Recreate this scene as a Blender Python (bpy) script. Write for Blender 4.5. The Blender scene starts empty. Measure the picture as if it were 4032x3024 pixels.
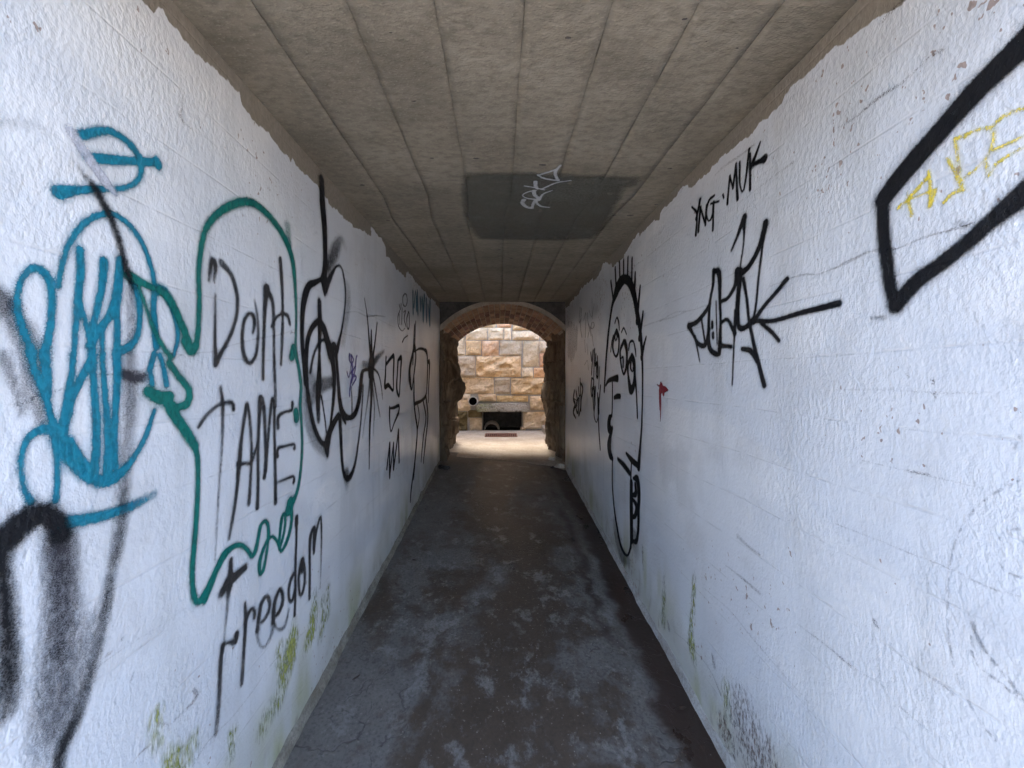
import bpy, bmesh, math, random
import numpy as np
from mathutils import Vector, noise as mnoise
random.seed(7)
scene = bpy.context.scene
COL = scene.collection
rad = math.radians

# ------------------------------------------------------------------ camera, sky, sun, exposure
cam_data = bpy.data.cameras.new('camera')
cam_data.sensor_fit = 'HORIZONTAL'; cam_data.sensor_width = 36.0
cam_data.lens = 36.0 * 1514.0 / 4032.0            # phone ultra-wide
cam_data.shift_x = 48.0 / 4032.0
cam_data.shift_y = -22.0 / 4032.0
cam_data.clip_start = 0.02; cam_data.clip_end = 2000.0
cam = bpy.data.objects.new('camera', cam_data); COL.objects.link(cam)
cam.location = (0, 0, 1.6); cam.rotation_euler = (rad(90), 0, 0)
scene.camera = cam

SUN_EL, SUN_AZ = 62.0, -14.0                       # azimuth from +Y (the far end), minus = to the left
world = bpy.data.worlds.new('World'); scene.world = world; world.use_nodes = True
wn = world.node_tree; wn.nodes.clear()
wo = wn.nodes.new('ShaderNodeOutputWorld'); wb = wn.nodes.new('ShaderNodeBackground')
sky = wn.nodes.new('ShaderNodeTexSky'); sky.sky_type = 'NISHITA'; sky.sun_disc = False
sky.sun_elevation = rad(SUN_EL); sky.sun_rotation = rad(SUN_AZ)
sky.air_density = 1.0; sky.dust_density = 5.2; sky.ozone_density = 1.0
wb.inputs['Strength'].default_value = 0.15
wn.links.new(sky.outputs[0], wb.inputs['Color']); wn.links.new(wb.outputs[0], wo.inputs['Surface'])

sun_data = bpy.data.lights.new('sun', 'SUN'); sun_data.energy = 0.65; sun_data.angle = rad(20)
sun_data.color = (1.0, 0.93, 0.84)
sun = bpy.data.objects.new('sun', sun_data); COL.objects.link(sun)
sd = Vector((math.sin(rad(SUN_AZ)) * math.cos(rad(SUN_EL)), math.cos(rad(SUN_AZ)) * math.cos(rad(SUN_EL)), math.sin(rad(SUN_EL))))
sun.rotation_euler = (-sd).to_track_quat('-Z', 'Y').to_euler(); sun.location = (0, 20, 40)

scene.view_settings.view_transform = 'Standard'; scene.view_settings.look = 'None'
scene.view_settings.exposure = 3.2; scene.view_settings.gamma = 1.0
scene.view_settings.use_curve_mapping = False
scene.cycles.max_bounces = 8; scene.cycles.diffuse_bounces = 4; scene.cycles.glossy_bounces = 2
scene.cycles.transparent_max_bounces = 24
scene.cycles.use_denoising = True
scene.cycles.use_adaptive_sampling = True; scene.cycles.adaptive_threshold = 0.035; scene.cycles.adaptive_min_samples = 24

# ------------------------------------------------------------------ measures of the place (metres)
XL, XR = -0.824, 0.896           # painted walls
Y0, Y1 = 0.40, 5.24             # near mouth, end of the passage
YB = 7.0                         # far face of the brick arch
YW = 8.60                        # retaining wall face
def ceil_z(y): return 2.547 + 0.0222 * (y - 0.96)
def floor_z(y):
    if y < 5.3: return 0.011 + 0.082 * y
    return 0.4456 - 0.004 * (y - 5.3)

# ------------------------------------------------------------------ numeric helpers
def _hash(ix, iy, seed):
    h = (ix.astype(np.int64) * 374761393 + iy.astype(np.int64) * 668265263 + seed * 974634777) & 0xffffffff
    h = ((h ^ (h >> 13)) * 1274126177) & 0xffffffff
    return ((h ^ (h >> 16)) & 0xffff) / 65535.0
def vnoise(x, y, seed=0):
    x = np.asarray(x, float); y = np.asarray(y, float)
    ix = np.floor(x).astype(np.int64); iy = np.floor(y).astype(np.int64)
    fx = x - ix; fy = y - iy
    fx = fx * fx * (3 - 2 * fx); fy = fy * fy * (3 - 2 * fy)
    a = _hash(ix, iy, seed); b = _hash(ix + 1, iy, seed); c = _hash(ix, iy + 1, seed); d = _hash(ix + 1, iy + 1, seed)
    return (a * (1 - fx) + b * fx) * (1 - fy) + (c * (1 - fx) + d * fx) * fy
def fbm(x, y, seed=0, oct=4):
    s = 0.0; a = 0.5; n = 0.0
    for o in range(oct):
        s = s + a * vnoise(np.asarray(x) * 2 ** o, np.asarray(y) * 2 ** o, seed + o * 17); n += a; a *= 0.5
    return s / n - 0.5

def wall_relief(y, z, seed):
    """hollows and bows of the old render, metres"""
    return 0.016 * fbm(np.asarray(y) * 1.7, np.asarray(z) * 1.7, seed, 3)

# ------------------------------------------------------------------ object helpers
def link(o, parent=None):
    COL.objects.link(o)
    if parent is not None: o.parent = parent
    return o
def mesh_obj(name, verts, faces, mat, parent=None, smooth=False):
    me = bpy.data.meshes.new(name)
    me.from_pydata([tuple(v) for v in verts], [], [tuple(f) for f in faces]); me.update()
    if mat: me.materials.append(mat)
    if smooth: me.polygons.foreach_set('use_smooth', [True] * len(me.polygons))
    return link(bpy.data.objects.new(name, me), parent)
def bm_obj(name, bm, mat, parent=None, smooth=False):
    bmesh.ops.recalc_face_normals(bm, faces=bm.faces)
    me = bpy.data.meshes.new(name); bm.to_mesh(me); bm.free()
    if mat: me.materials.append(mat)
    if smooth: me.polygons.foreach_set('use_smooth', [True] * len(me.polygons))
    return link(bpy.data.objects.new(name, me), parent)
def tag(o, label=None, cat=None, group=None, kind=None):
    if label: o['label'] = label
    if cat: o['category'] = cat
    if group: o['group'] = group
    if kind: o['kind'] = kind
    return o
def empty(name, loc):
    o = bpy.data.objects.new(name, None); COL.objects.link(o); o.location = loc; o.empty_display_size = 0.1
    return o
def add_box(bm, x0, x1, y0, y1, z0, z1):
    v = [bm.verts.new(p) for p in ((x0,y0,z0),(x1,y0,z0),(x1,y1,z0),(x0,y1,z0),(x0,y0,z1),(x1,y0,z1),(x1,y1,z1),(x0,y1,z1))]
    for f in ((0,3,2,1),(4,5,6,7),(0,1,5,4),(1,2,6,5),(2,3,7,6),(3,0,4,7)): bm.faces.new([v[i] for i in f])
    return v
def slab(P, back):
    """closed solid from a grid of points P[i][j] (front) and a function giving the point behind each rim point"""
    ni, nj = len(P), len(P[0])
    verts = [p for row in P for p in row]; faces = []
    idx = lambda i, j: i * nj + j
    for i in range(ni - 1):
        for j in range(nj - 1): faces.append((idx(i,j), idx(i+1,j), idx(i+1,j+1), idx(i,j+1)))
    rim = [(i,0) for i in range(ni)] + [(ni-1,j) for j in range(1,nj)] + [(i,nj-1) for i in range(ni-2,-1,-1)] + [(0,j) for j in range(nj-2,0,-1)]
    b0 = len(verts)
    for (i,j) in rim: verts.append(back(P[i][j]))
    n = len(rim)
    for k in range(n):
        a = idx(*rim[k]); b = idx(*rim[(k+1)%n]); faces.append((b, a, b0+k, b0+(k+1)%n))
    faces.append(tuple(b0+k for k in range(n)))
    return verts, faces

# ------------------------------------------------------------------ shader helpers
class Nt:
    def __init__(self, name, rough=0.8):
        self.m = bpy.data.materials.new(name); self.m.use_nodes = True
        self.t = self.m.node_tree; self.t.nodes.clear()
        self.out = self.t.nodes.new('ShaderNodeOutputMaterial')
        self.p = self.t.nodes.new('ShaderNodeBsdfPrincipled')
        self.t.links.new(self.p.outputs[0], self.out.inputs['Surface'])
        self.set('Roughness', rough)
        self.pos = self.t.nodes.new('ShaderNodeNewGeometry').outputs['Position']
    def set(self, inp, v):
        s = self.p.inputs[inp]
        if hasattr(v, 'is_output') or isinstance(v, bpy.types.NodeSocket): self.t.links.new(v, s)
        elif inp == 'Base Color': s.default_value = (*v, 1)
        else: s.default_value = v
    def _in(self, s, v):
        if isinstance(v, bpy.types.NodeSocket): self.t.links.new(v, s)
        elif isinstance(v, (tuple, list)):
            s.default_value = (*v, 1) if s.type == 'RGBA' and len(v) == 3 else v
        else: s.default_value = v
    def map(self, scale=(1,1,1), loc=(0,0,0), vec=None):
        n = self.t.nodes.new('ShaderNodeMapping'); n.inputs['Scale'].default_value = scale; n.inputs['Location'].default_value = loc
        self.t.links.new(vec or self.pos, n.inputs['Vector']); return n.outputs[0]
    def noise(self, scale, detail=3, rough=0.5, vec=None, dist=0.0):
        n = self.t.nodes.new('ShaderNodeTexNoise'); n.inputs['Scale'].default_value = scale
        n.inputs['Detail'].default_value = detail; n.inputs['Roughness'].default_value = rough; n.inputs['Distortion'].default_value = dist
        self.t.links.new(vec or self.pos, n.inputs['Vector']); return n.outputs['Fac']
    def voro(self, scale, vec=None, feature='F1', out='Distance', rnd=1.0):
        n = self.t.nodes.new('ShaderNodeTexVoronoi'); n.feature = feature; n.inputs['Scale'].default_value = scale
        n.inputs['Randomness'].default_value = rnd
        self.t.links.new(vec or self.pos, n.inputs['Vector']); return n.outputs[out]
    def math(self, op, a, b=0.0, c=None, clamp=False):
        n = self.t.nodes.new('ShaderNodeMath'); n.operation = op; n.use_clamp = clamp
        self._in(n.inputs[0], a); self._in(n.inputs[1], b)
        if c is not None: self._in(n.inputs[2], c)
        return n.outputs[0]
    def ramp(self, v, a, b, lo=0.0, hi=1.0, smooth=True):
        n = self.t.nodes.new('ShaderNodeMapRange'); n.interpolation_type = 'SMOOTHSTEP' if smooth else 'LINEAR'; n.clamp = True
        for i, x in enumerate((v, a, b, lo, hi)): self._in(n.inputs[i], x)
        return n.outputs[0]
    def mix(self, f, a, b, mode='MIX'):
        n = self.t.nodes.new('ShaderNodeMix'); n.data_type = 'RGBA'; n.blend_type = mode
        self._in(n.inputs['Factor'], f)
        A = [s for s in n.inputs if s.name == 'A' and s.type == 'RGBA'][0]; B = [s for s in n.inputs if s.name == 'B' and s.type == 'RGBA'][0]
        self._in(A, a); self._in(B, b)
        return [s for s in n.outputs if s.type == 'RGBA'][0]
    def sep(self, vec=None):
        n = self.t.nodes.new('ShaderNodeSeparateXYZ'); self.t.links.new(vec or self.pos, n.inputs[0]); return n.outputs
    def bump(self, h, strength=0.5, dist=0.01, normal=None):
        n = self.t.nodes.new('ShaderNodeBump'); n.inputs['Strength'].default_value = strength; n.inputs['Distance'].default_value = dist
        self.t.links.new(h, n.inputs['Height'])
        if normal: self.t.links.new(normal, n.inputs['Normal'])
        return n.outputs[0]
    def attr(self, name):
        n = self.t.nodes.new('ShaderNodeAttribute'); n.attribute_name = name; return n.outputs['Fac']
    def objcol(self):
        n = self.t.nodes.new('ShaderNodeObjectInfo'); return n.outputs['Color'], n.outputs['Random']

def plaster_normal(T, amount=1.0):
    """roller stipple, trowel sweeps and board joints, shared by the wall paint and everything sprayed over it"""
    st = T.noise(88, 2, 0.6, T.map((1, 1, 0.66)))
    big = T.noise(9, 2, 0.55)
    z = T.sep()[2]
    zz = T.math('ADD', z, T.math('MULTIPLY', T.noise(1.2, 2), 0.03))
    fr = T.math('FRACT', T.math('DIVIDE', T.math('SUBTRACT', zz, 0.063), 0.17))
    d = T.math('ABSOLUTE', T.math('SUBTRACT', fr, 0.5))
    joint = T.ramp(d, 0.0, 0.03, 1.0, 0.0)
    jm = T.math('MULTIPLY', joint, T.ramp(big, 0.36, 0.62))
    h = T.math('ADD', T.math('MULTIPLY', st, T.ramp(T.noise(3.1, 1), 0.3, 0.7, 0.55, 1.25)), T.math('MULTIPLY', big, 0.9))
    h = T.math('SUBTRACT', h, T.math('MULTIPLY', jm, 0.34))
    return T.bump(h, 0.52 * amount, 0.0065), st, jm

def make_wall_paint(name):
    T = Nt(name, 0.36)
    nrm, st, jm = plaster_normal(T)
    n = T.t.nodes.new('ShaderNodeAttribute'); n.attribute_name = 'wash'; col = n.outputs['Color']
    dirt = T.attr('dirt')
    # joints hold grime here and there
    col = T.mix(T.math('MULTIPLY', jm, 0.13), col, (0.28, 0.24, 0.21))
    # chips down to bare render
    chip = T.noise(46, 2, 0.65, T.map((1, 1, 0.7), (9, 2, 1)))
    ch = T.ramp(T.math('SUBTRACT', chip, T.attr('chip')), 0.0, 0.02)
    col = T.mix(T.math('MULTIPLY', ch, 0.8), col, (0.30, 0.205, 0.165))
    # unpainted strip under the ceiling, ragged brush line
    bare = T.ramp(T.math('ADD', T.attr('bare'), T.math('MULTIPLY', T.math('SUBTRACT', chip, 0.5), 0.022)), -0.003, 0.003, 1, 0)
    bcol = T.mix(st, (0.17, 0.145, 0.112), (0.34, 0.30, 0.245))
    col = T.mix(bare, col, bcol)
    T.set('Base Color', col)
    T.set('Roughness', T.math('ADD', T.math('MULTIPLY', bare, 0.5), T.math('ADD', 0.29, T.math('MULTIPLY', dirt, 0.45)), clamp=True))
    T.set('Normal', nrm); T.set('Specular IOR Level', 0.5)
    return T.m

def sstep(x, a, b): 
    q = np.clip((x - a) / (b - a), 0, 1); return q * q * (3 - 2 * q)
def nz(x, y, s, o=4): return 0.5 + 0.95 * fbm(x, y, s, o)
def mixc(c, f, d): return c * (1 - f[..., None]) + np.array(d) * f[..., None]
def wall_wash(Y, Z, seed):
    """age of the whitewash: repainted areas, run marks, splash-back dirt, damp, wear"""
    hb = Z - (0.011 + 0.082 * Y)
    c = mixc(np.ones(Y.shape + (3,)) * np.array((0.80, 0.805, 0.815)), 1 - sstep(nz(Y * 1.6, Z * 1.6, seed), 0.3, 0.7), (0.68, 0.70, 0.735))
    c = mixc(c, 0.42 * sstep(nz(Y * 1.1 + 3, Z * 2.3, seed + 3, 3), 0.50, 0.54), (0.63, 0.665, 0.72))
    blk = _hash(np.floor(Y / 0.62 + 0.3 * np.floor(Z / 0.17)), np.floor((Z - 0.06) / 0.17), seed + 5)
    c = mixc(c, 0.20 * (blk > 0.72), (0.60, 0.63, 0.68))
    c = mixc(c, 0.34 * sstep(nz(Y * 16, Z * 1.3, seed + 9, 3), 0.55, 0.85), (0.54, 0.555, 0.56))
    c = mixc(c, 0.22 * sstep(nz(Y * 5, Z * 3.5, seed + 61, 4), 0.60, 0.72), (0.50, 0.49, 0.485))
    dirt = 0.60 * (1 - sstep(hb + 0.5 * (nz(Y * 5, Z * 2.6, seed + 13) - 0.5), 0.05, 0.44))
    c = mixc(c, dirt, (0.43, 0.42, 0.35))
    gr = 0.62 * sstep(nz(Y * 8, Z * 2.2, seed + 21), 0.50, 0.74) * (1 - sstep(hb + 0.25 * (nz(Y * 3, Z, seed + 23, 2) - 0.5), 0.05, 0.42))
    c = mixc(c, gr, (0.33, 0.345, 0.13))
    c = mixc(c, 0.5 * sstep(nz(Y * 30, Z * 14, seed + 27, 3), 0.60, 0.78) * (1 - sstep(hb, 0.02, 0.24)), (0.20, 0.165, 0.12))
    thr = 0.79 - 0.13 * sstep(nz(Y * 2.3, Z * 2.3, seed + 33, 3), 0.46, 0.75) - 0.075 * sstep(Z, 1.95, 2.4) - 0.07 * (1 - sstep(hb, 0.0, 0.3))
    rag = 0.11 * (nz(Y * 2.4, Y * 0 + 0.5, seed + 41, 2) - 0.5) + 0.04 * (nz(Y * 24, Z * 5, seed + 43, 3) - 0.5)
    step = _hash(np.floor(Y / 0.31 + 0.15 * nz(Z * 8, Y * 3, seed, 2)), np.floor(Y * 0), seed + 47) * 0.062
    bare = (2.5257 + 0.0222 * Y - Z) - (0.040 + rag + step)
    return c, dirt, thr, bare

def make_spray(name, color, rough=0.45, speck=0.8, gloss=0.5, dots=0.0, second=None, rag=0.0):
    T = Nt(name, rough)
    nrm, st, jm = plaster_normal(T)
    a = T.attr('cover')
    e = T.math('MULTIPLY', T.math('MULTIPLY', a, T.math('SUBTRACT', 1.0, a)), 4.0)
    n = T.noise(420, 0) if rag == 0 and speck < 2 else T.noise(110, 2, 0.6, T.map((1, 1, 0.3)))
    t = T.math('ADD', a, T.math('MULTIPLY', T.math('MULTIPLY', T.math('SUBTRACT', n, 0.5), e), speck))
    t = T.math('ADD', t, T.math('MULTIPLY', T.math('MULTIPLY', T.math('SUBTRACT', st, 0.5), e), 0.42))
    if dots > 0:      # a dry pen only catches the high spots of the render
        t = T.math('MULTIPLY', t, T.ramp(st, 0.40, 0.55, 1.0 - dots, 1.0))
    al = T.ramp(t, 0.02 + 0.3 * rag, 0.98 - 0.3 * rag, smooth=False)
    al = T.math('MULTIPLY', al, T.ramp(st, 0.30, 0.50, 0.88, 1.0))
    c2 = second or tuple(c * 0.82 for c in color)
    T.set('Base Color', T.mix(T.ramp(st, 0.35, 0.65), c2, color))
    T.set('Alpha', al); T.set('Normal', nrm); T.set('Specular IOR Level', gloss)
    return T.m

def make_concrete(name, c1, c2, rough=0.85, scale=6, bump=0.4, spots=0.0, grain=(1,1,1)):
    T = Nt(name, rough)
    g = T.map(grain)
    n1 = T.noise(scale, 3, 0.6, g); n2 = T.noise(scale * 9, 3, 0.6, g); n3 = T.noise(scale * 34, 1, 0.5, g)
    col = T.mix(T.ramp(n1, 0.25, 0.75), c1, c2)
    if spots: col = T.mix(T.ramp(T.noise(1.3, 2, 0.6, T.map((1, 1, 1), (2, 7, 0))), 0.45, 0.7, 0, 0.45), col, tuple(c * 0.66 for c in c1))
    col = T.mix(T.ramp(n2, 0.35, 0.75, 0, 0.55), col, tuple(c * 0.56 for c in c1))
    col = T.mix(T.ramp(n3, 0.55, 0.8, 0, 0.35), col, tuple(min(1, c * 1.35) for c in c2))
    h = T.math('ADD', T.math('MULTIPLY', n2, 0.6), T.math('MULTIPLY', n3, 0.3))
    if spots:
        vn = T.t.nodes.new('ShaderNodeTexVoronoi'); vn.voronoi_dimensions = '2D'; vn.inputs['Scale'].default_value = 17; T.t.links.new(T.map((0.6, 1.25, 1)), vn.inputs['Vector'])
        v = vn.outputs['Distance']; vc = vn.outputs['Color']
        sel = T.math('GREATER_THAN', T.sep(vc)[0], 1 - spots)
        sz = T.math('MULTIPLY', T.math('POWER', T.sep(vc)[1], 2.0), 0.15)
        wob = T.math('ADD', v, T.math('MULTIPLY', T.math('SUBTRACT', n2, 0.5), 0.36))
        sp = T.math('MULTIPLY', T.ramp(T.math('SUBTRACT', wob, sz), 0.0, 0.03, 1, 0), sel)
        col = T.mix(T.math('MULTIPLY', sp, 0.85), col, (0.06, 0.055, 0.055))
        h = T.math('SUBTRACT', h, T.math('MULTIPLY', sp, 0.6))
    T.set('Base Color', col); T.set('Normal', T.bump(h, bump, 0.01)); T.set('Specular IOR Level', 0.3)
    return T.m

def make_floor():
    T = Nt('damp_floor', 0.5)
    x, y, z = T.sep()
    n1 = T.noise(2.4, 5, 0.62, T.map((1, 0.8, 1), (0.7, 0.2, 0)), 0.4); n2 = T.noise(11, 5, 0.65); n3 = T.noise(70, 3, 0.6)
    grey = T.mix(n2, (0.100, 0.090, 0.080), (0.200, 0.183, 0.166))
    brown = T.mix(n2, (0.056, 0.040, 0.029), (0.104, 0.077, 0.056))
    f1 = T.math('ADD', n1, T.math('MULTIPLY', T.math('SUBTRACT', n2, 0.5), 0.5))
    centre = T.ramp(T.math('ABSOLUTE', T.math('SUBTRACT', x, 0.08)), 0.12, 0.62, 0.12, -0.06)
    damp = T.ramp(T.math('ADD', f1, centre), 0.42, 0.60)
    col = T.mix(damp, grey, brown)
    # pale scuffs and lime bloom
    sc = T.noise(7.5, 5, 0.72, T.map((1, 0.8, 1), (5, 3, 0)), 0.05)
    pale = T.ramp(sc, 0.53, 0.66, 0, 0.7)
    col = T.mix(pale, col, (0.225, 0.212, 0.200))
    col = T.mix(T.ramp(n3, 0.30, 0.55, 0.45, 0), col, (0.045, 0.037, 0.031))
    col = T.mix(T.math('MULTIPLY', T.ramp(n3, 0.62, 0.74), 0.5), col, (0.30, 0.27, 0.235))
    # thin skins of old screed, edges outlined dark
    wv = T.t.nodes.new('ShaderNodeVectorMath'); wv.operation = 'ADD'; nn_ = T.t.nodes.new('ShaderNodeTexNoise'); nn_.inputs['Scale'].default_value = 7; nn_.inputs['Detail'].default_value = 3; T.t.links.new(T.pos, nn_.inputs['Vector'])
    sv = T.t.nodes.new('ShaderNodeVectorMath'); sv.operation = 'SCALE'; sv.inputs['Scale'].default_value = 0.35; T.t.links.new(nn_.outputs['Color'], sv.inputs[0]); T.t.links.new(T.pos, wv.inputs[0]); T.t.links.new(sv.outputs[0], wv.inputs[1])
    cr = T.voro(4.2, wv.outputs[0], 'DISTANCE_TO_EDGE')
    crk = T.math('MULTIPLY', T.ramp(T.math('ADD', cr, T.math('MULTIPLY', T.math('SUBTRACT', n2, 0.5), 0.12)), 0.0, 0.022, 1, 0), T.ramp(T.noise(1.7, 2), 0.50, 0.60))
    col = T.mix(T.math('MULTIPLY', crk, 0.45), col, (0.035, 0.025, 0.02))
    # water line along the right wall
    wav = T.math('ADD', T.math('MULTIPLY', T.math('SUBTRACT', T.noise(3.2, 4, 0.6, T.map((0.4, 1, 1))), 0.5), 0.30), T.math('MULTIPLY', T.math('SUBTRACT', n2, 0.5), 0.10))
    gx = T.math('ADD', x, wav)
    gut = T.ramp(gx, 0.68, 0.75)
    rill = T.math('MULTIPLY', T.ramp(T.math('ABSOLUTE', T.math('SUBTRACT', gx, 0.60)), 0.0, 0.06, 0.8, 0), T.ramp(T.noise(2.1, 2, 0.5, T.map((1, 1, 1), (2, 0, 0))), 0.42, 0.55))
    wet = T.math('MAXIMUM', gut, rill)
    col = T.mix(T.math('MULTIPLY', wet, 0.92), col, (0.034, 0.016, 0.010))
    # grit
    v = T.voro(75); vc = T.voro(75, out='Color')
    grit = T.math('MULTIPLY', T.ramp(v, 0.10, 0.26, 1, 0), T.math('GREATER_THAN', T.math('ADD', T.sep(vc)[0], T.math('MULTIPLY', n1, 0.12)), 1.035))
    col = T.mix(T.math('MULTIPLY', grit, 0.6), col, (0.36, 0.34, 0.31))
    T.set('Base Color', col)
    r = T.math('SUBTRACT', 0.66, T.math('MULTIPLY', damp, 0.24)); r = T.math('SUBTRACT', r, T.math('MULTIPLY', wet, 0.22))
    T.set('Roughness', T.math('ADD', r, T.math('MULTIPLY', T.math('SUBTRACT', n2, 0.5), 0.3), clamp=True))
    h = T.math('ADD', T.math('MULTIPLY', n2, 0.8), T.math('MULTIPLY', n3, 0.3)); h = T.math('ADD', h, T.math('MULTIPLY', grit, 0.4))
    h = T.math('SUBTRACT', h, T.math('MULTIPLY', crk, 0.4)); h = T.math('ADD', h, T.math('MULTIPLY', pale, 0.2))
    T.set('Normal', T.bump(h, 0.5, 0.008)); T.set('Specular IOR Level', 0.38)
    return T.m

def make_rock(name, c1, c2, c3, scale=5, bump=0.8, strata=1.0):
    T = Nt(name, 0.88)
    oc, rnd = T.objcol()
    g = T.map((1, 1, strata))
    n1 = T.noise(scale, 6, 0.62, g, 0.5); n2 = T.noise(scale * 5, 5, 0.65, g); n3 = T.noise(scale * 18, 3, 0.6)
    col = T.mix(T.ramp(n1, 0.3, 0.7), c1, c2)
    col = T.mix(T.ramp(n2, 0.45, 0.75, 0, 0.7), col, c3)
    col = T.mix(1.0, col, oc, 'MULTIPLY')
    h = T.math('ADD', T.math('MULTIPLY', n2, 0.7), T.math('MULTIPLY', n3, 0.3)); h = T.math('ADD', h, n1)
    T.set('Base Color', col); T.set('Normal', T.bump(h, bump, 0.02)); T.set('Specular IOR Level', 0.2)
    return T.m

def make_plain(name, color, rough=0.7, bump=0.0, scale=30, metal=0.0, var=0.25, vcolor=None):
    T = Nt(name, rough)
    n = T.noise(scale, 4, 0.6)
    T.set('Base Color', T.mix(T.ramp(n, 0.3, 0.7), tuple(c * (1 - var) for c in color), vcolor or tuple(min(1, c * (1 + var)) for c in color)))
    if bump: T.set('Normal', T.bump(n, bump, 0.01))
    T.set('Metallic', metal)
    return T.m

M = {}
M['wall_left'] = make_wall_paint('white_wall_paint')
M['wall_right'] = M['wall_left']
M['ceiling'] = make_concrete('board_marked_concrete', (0.225, 0.198, 0.152), (0.330, 0.292, 0.230), 0.88, 4, 0.6, spots=0.055, grain=(0.7, 1.2, 1))
M['joint'] = make_plain('dark_joint_grime', (0.15, 0.125, 0.10), 0.95)
M['skirting'] = make_concrete('grimy_fillet', (0.17, 0.145, 0.11), (0.36, 0.34, 0.29), 0.9, 9, 0.6)
M['floor'] = make_floor()
M['paving'] = make_concrete('pale_yard_concrete', (0.34, 0.285, 0.225), (0.48, 0.42, 0.35), 0.85, 3.5, 0.35)
M['brick'] = make_rock('arch_brick', (0.25, 0.145, 0.105), (0.34, 0.24, 0.175), (0.18, 0.095, 0.075), 9, 0.6)
M['mortar'] = make_concrete('lime_mortar', (0.33, 0.275, 0.215), (0.45, 0.385, 0.31), 0.95, 12, 0.6)
M['stone'] = make_rock('sandstone', (0.62, 0.49, 0.335), (0.80, 0.67, 0.49), (0.38, 0.265, 0.16), 4.5, 1.0)
M['rock'] = make_rock('quarried_rock', (0.088, 0.065, 0.046), (0.225, 0.17, 0.116), (0.045, 0.035, 0.028), 5, 1.0, 0.35)
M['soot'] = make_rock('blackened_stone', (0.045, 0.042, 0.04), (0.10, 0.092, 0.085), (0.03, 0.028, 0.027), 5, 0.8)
M['joint_mortar'] = make_concrete('grey_mortar', (0.34, 0.315, 0.28), (0.46, 0.43, 0.385), 0.95, 14, 0.5)
M['earth'] = make_concrete('dry_earth', (0.16, 0.13, 0.09), (0.24, 0.21, 0.14), 0.95, 2, 0.5)
M['ground'] = make_concrete('pale_path', (0.30, 0.28, 0.25), (0.40, 0.37, 0.33), 0.95, 2, 0.4)
M['iron'] = make_plain('rusty_iron', (0.20, 0.085, 0.055), 0.8, 0.4, 40, 0.2, 0.4)
M['pvc'] = make_plain('weathered_pipe', (0.55, 0.52, 0.48), 0.55, 0.1, 15)
M['dark'] = make_plain('hole_shade_black', (0.006, 0.006, 0.006), 1.0, 0.3)  # near black, paints the shade inside holes
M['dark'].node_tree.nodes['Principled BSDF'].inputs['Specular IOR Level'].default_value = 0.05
M['leaf'] = make_plain('dead_leaf', (0.05, 0.032, 0.022), 0.6, 0.2, 60)
M['pale_stone'] = make_rock('broken_stone', (0.52, 0.47, 0.40), (0.68, 0.63, 0.56), (0.30, 0.25, 0.20), 14, 0.8)
M['litter'] = make_plain('black_litter', (0.022, 0.021, 0.021), 0.42, 0.5, 50)

# ------------------------------------------------------------------ ground and embankment
bm = bmesh.new()
add_box(bm, -300, 300, -300, 300, -0.6, -0.03)
tag(bm_obj('ground', bm, M['ground']), kind='structure')

bm = bmesh.new()
TOP = 2.98
add_box(bm, -40, -1.12, Y0 + 0.02, 7.2, -0.1, TOP)
add_box(bm, 1.20, 40, Y0 + 0.02, 7.2, -0.1, TOP)
add_box(bm, -1.12, 1.20, Y0 + 0.02, 7.2, 2.92, TOP)
def bank(x0, x1, y0, y1, zl, zr):
    v = add_box(bm, x0, x1, y0, y1, -0.1, 3.0)
    for i in (4, 7): v[i].co.z = zl
    for i in (5, 6): v[i].co.z = zr
bank(-40, 40, YW + 0.75, 60, 4.5, 4.2)
add_box(bm, -40, -2.5, 7.2, YW + 0.75, -0.1, 4.3)  # unseen yard sides, placed and raised to set how much sky lights the yard
add_box(bm, 2.5, 40, 7.2, YW + 0.75, -0.1, 4.0)
tag(bm_obj('terrain', bm, M['earth']), kind='structure')

# ------------------------------------------------------------------ floor of the passage, paving of the yard
ys = np.concatenate([np.linspace(Y0 - 0.05, 2.5, 70), np.linspace(2.55, 6.0, 66)])
xs = np.linspace(XL - 0.03, XR + 0.03, 60)
P = []
for y in ys:
    row = []
    for x in xs:
        z = floor_z(y) + 0.012 * float(fbm(x * 2.3, y * 2.3, 5, 4))
        z -= 0.045 * max(0.0, (x - 0.35) / 0.55) ** 1.5
        z += 0.02 * max(0.0, (-x - 0.6) / 0.25)
        z -= 0.0
        row.append((x, y, z))
    P.append(row)
v, f = slab(P, lambda p: (p[0], p[1], -0.08))
tag(mesh_obj('floor', v, f, M['floor'], smooth=False), kind='structure')
fo = bpy.data.objects['floor']; fo.data.polygons.foreach_set('use_smooth', [True] * (len(ys) - 1) * (len(xs) - 1) + [False] * (len(f) - (len(ys) - 1) * (len(xs) - 1)))

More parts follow.
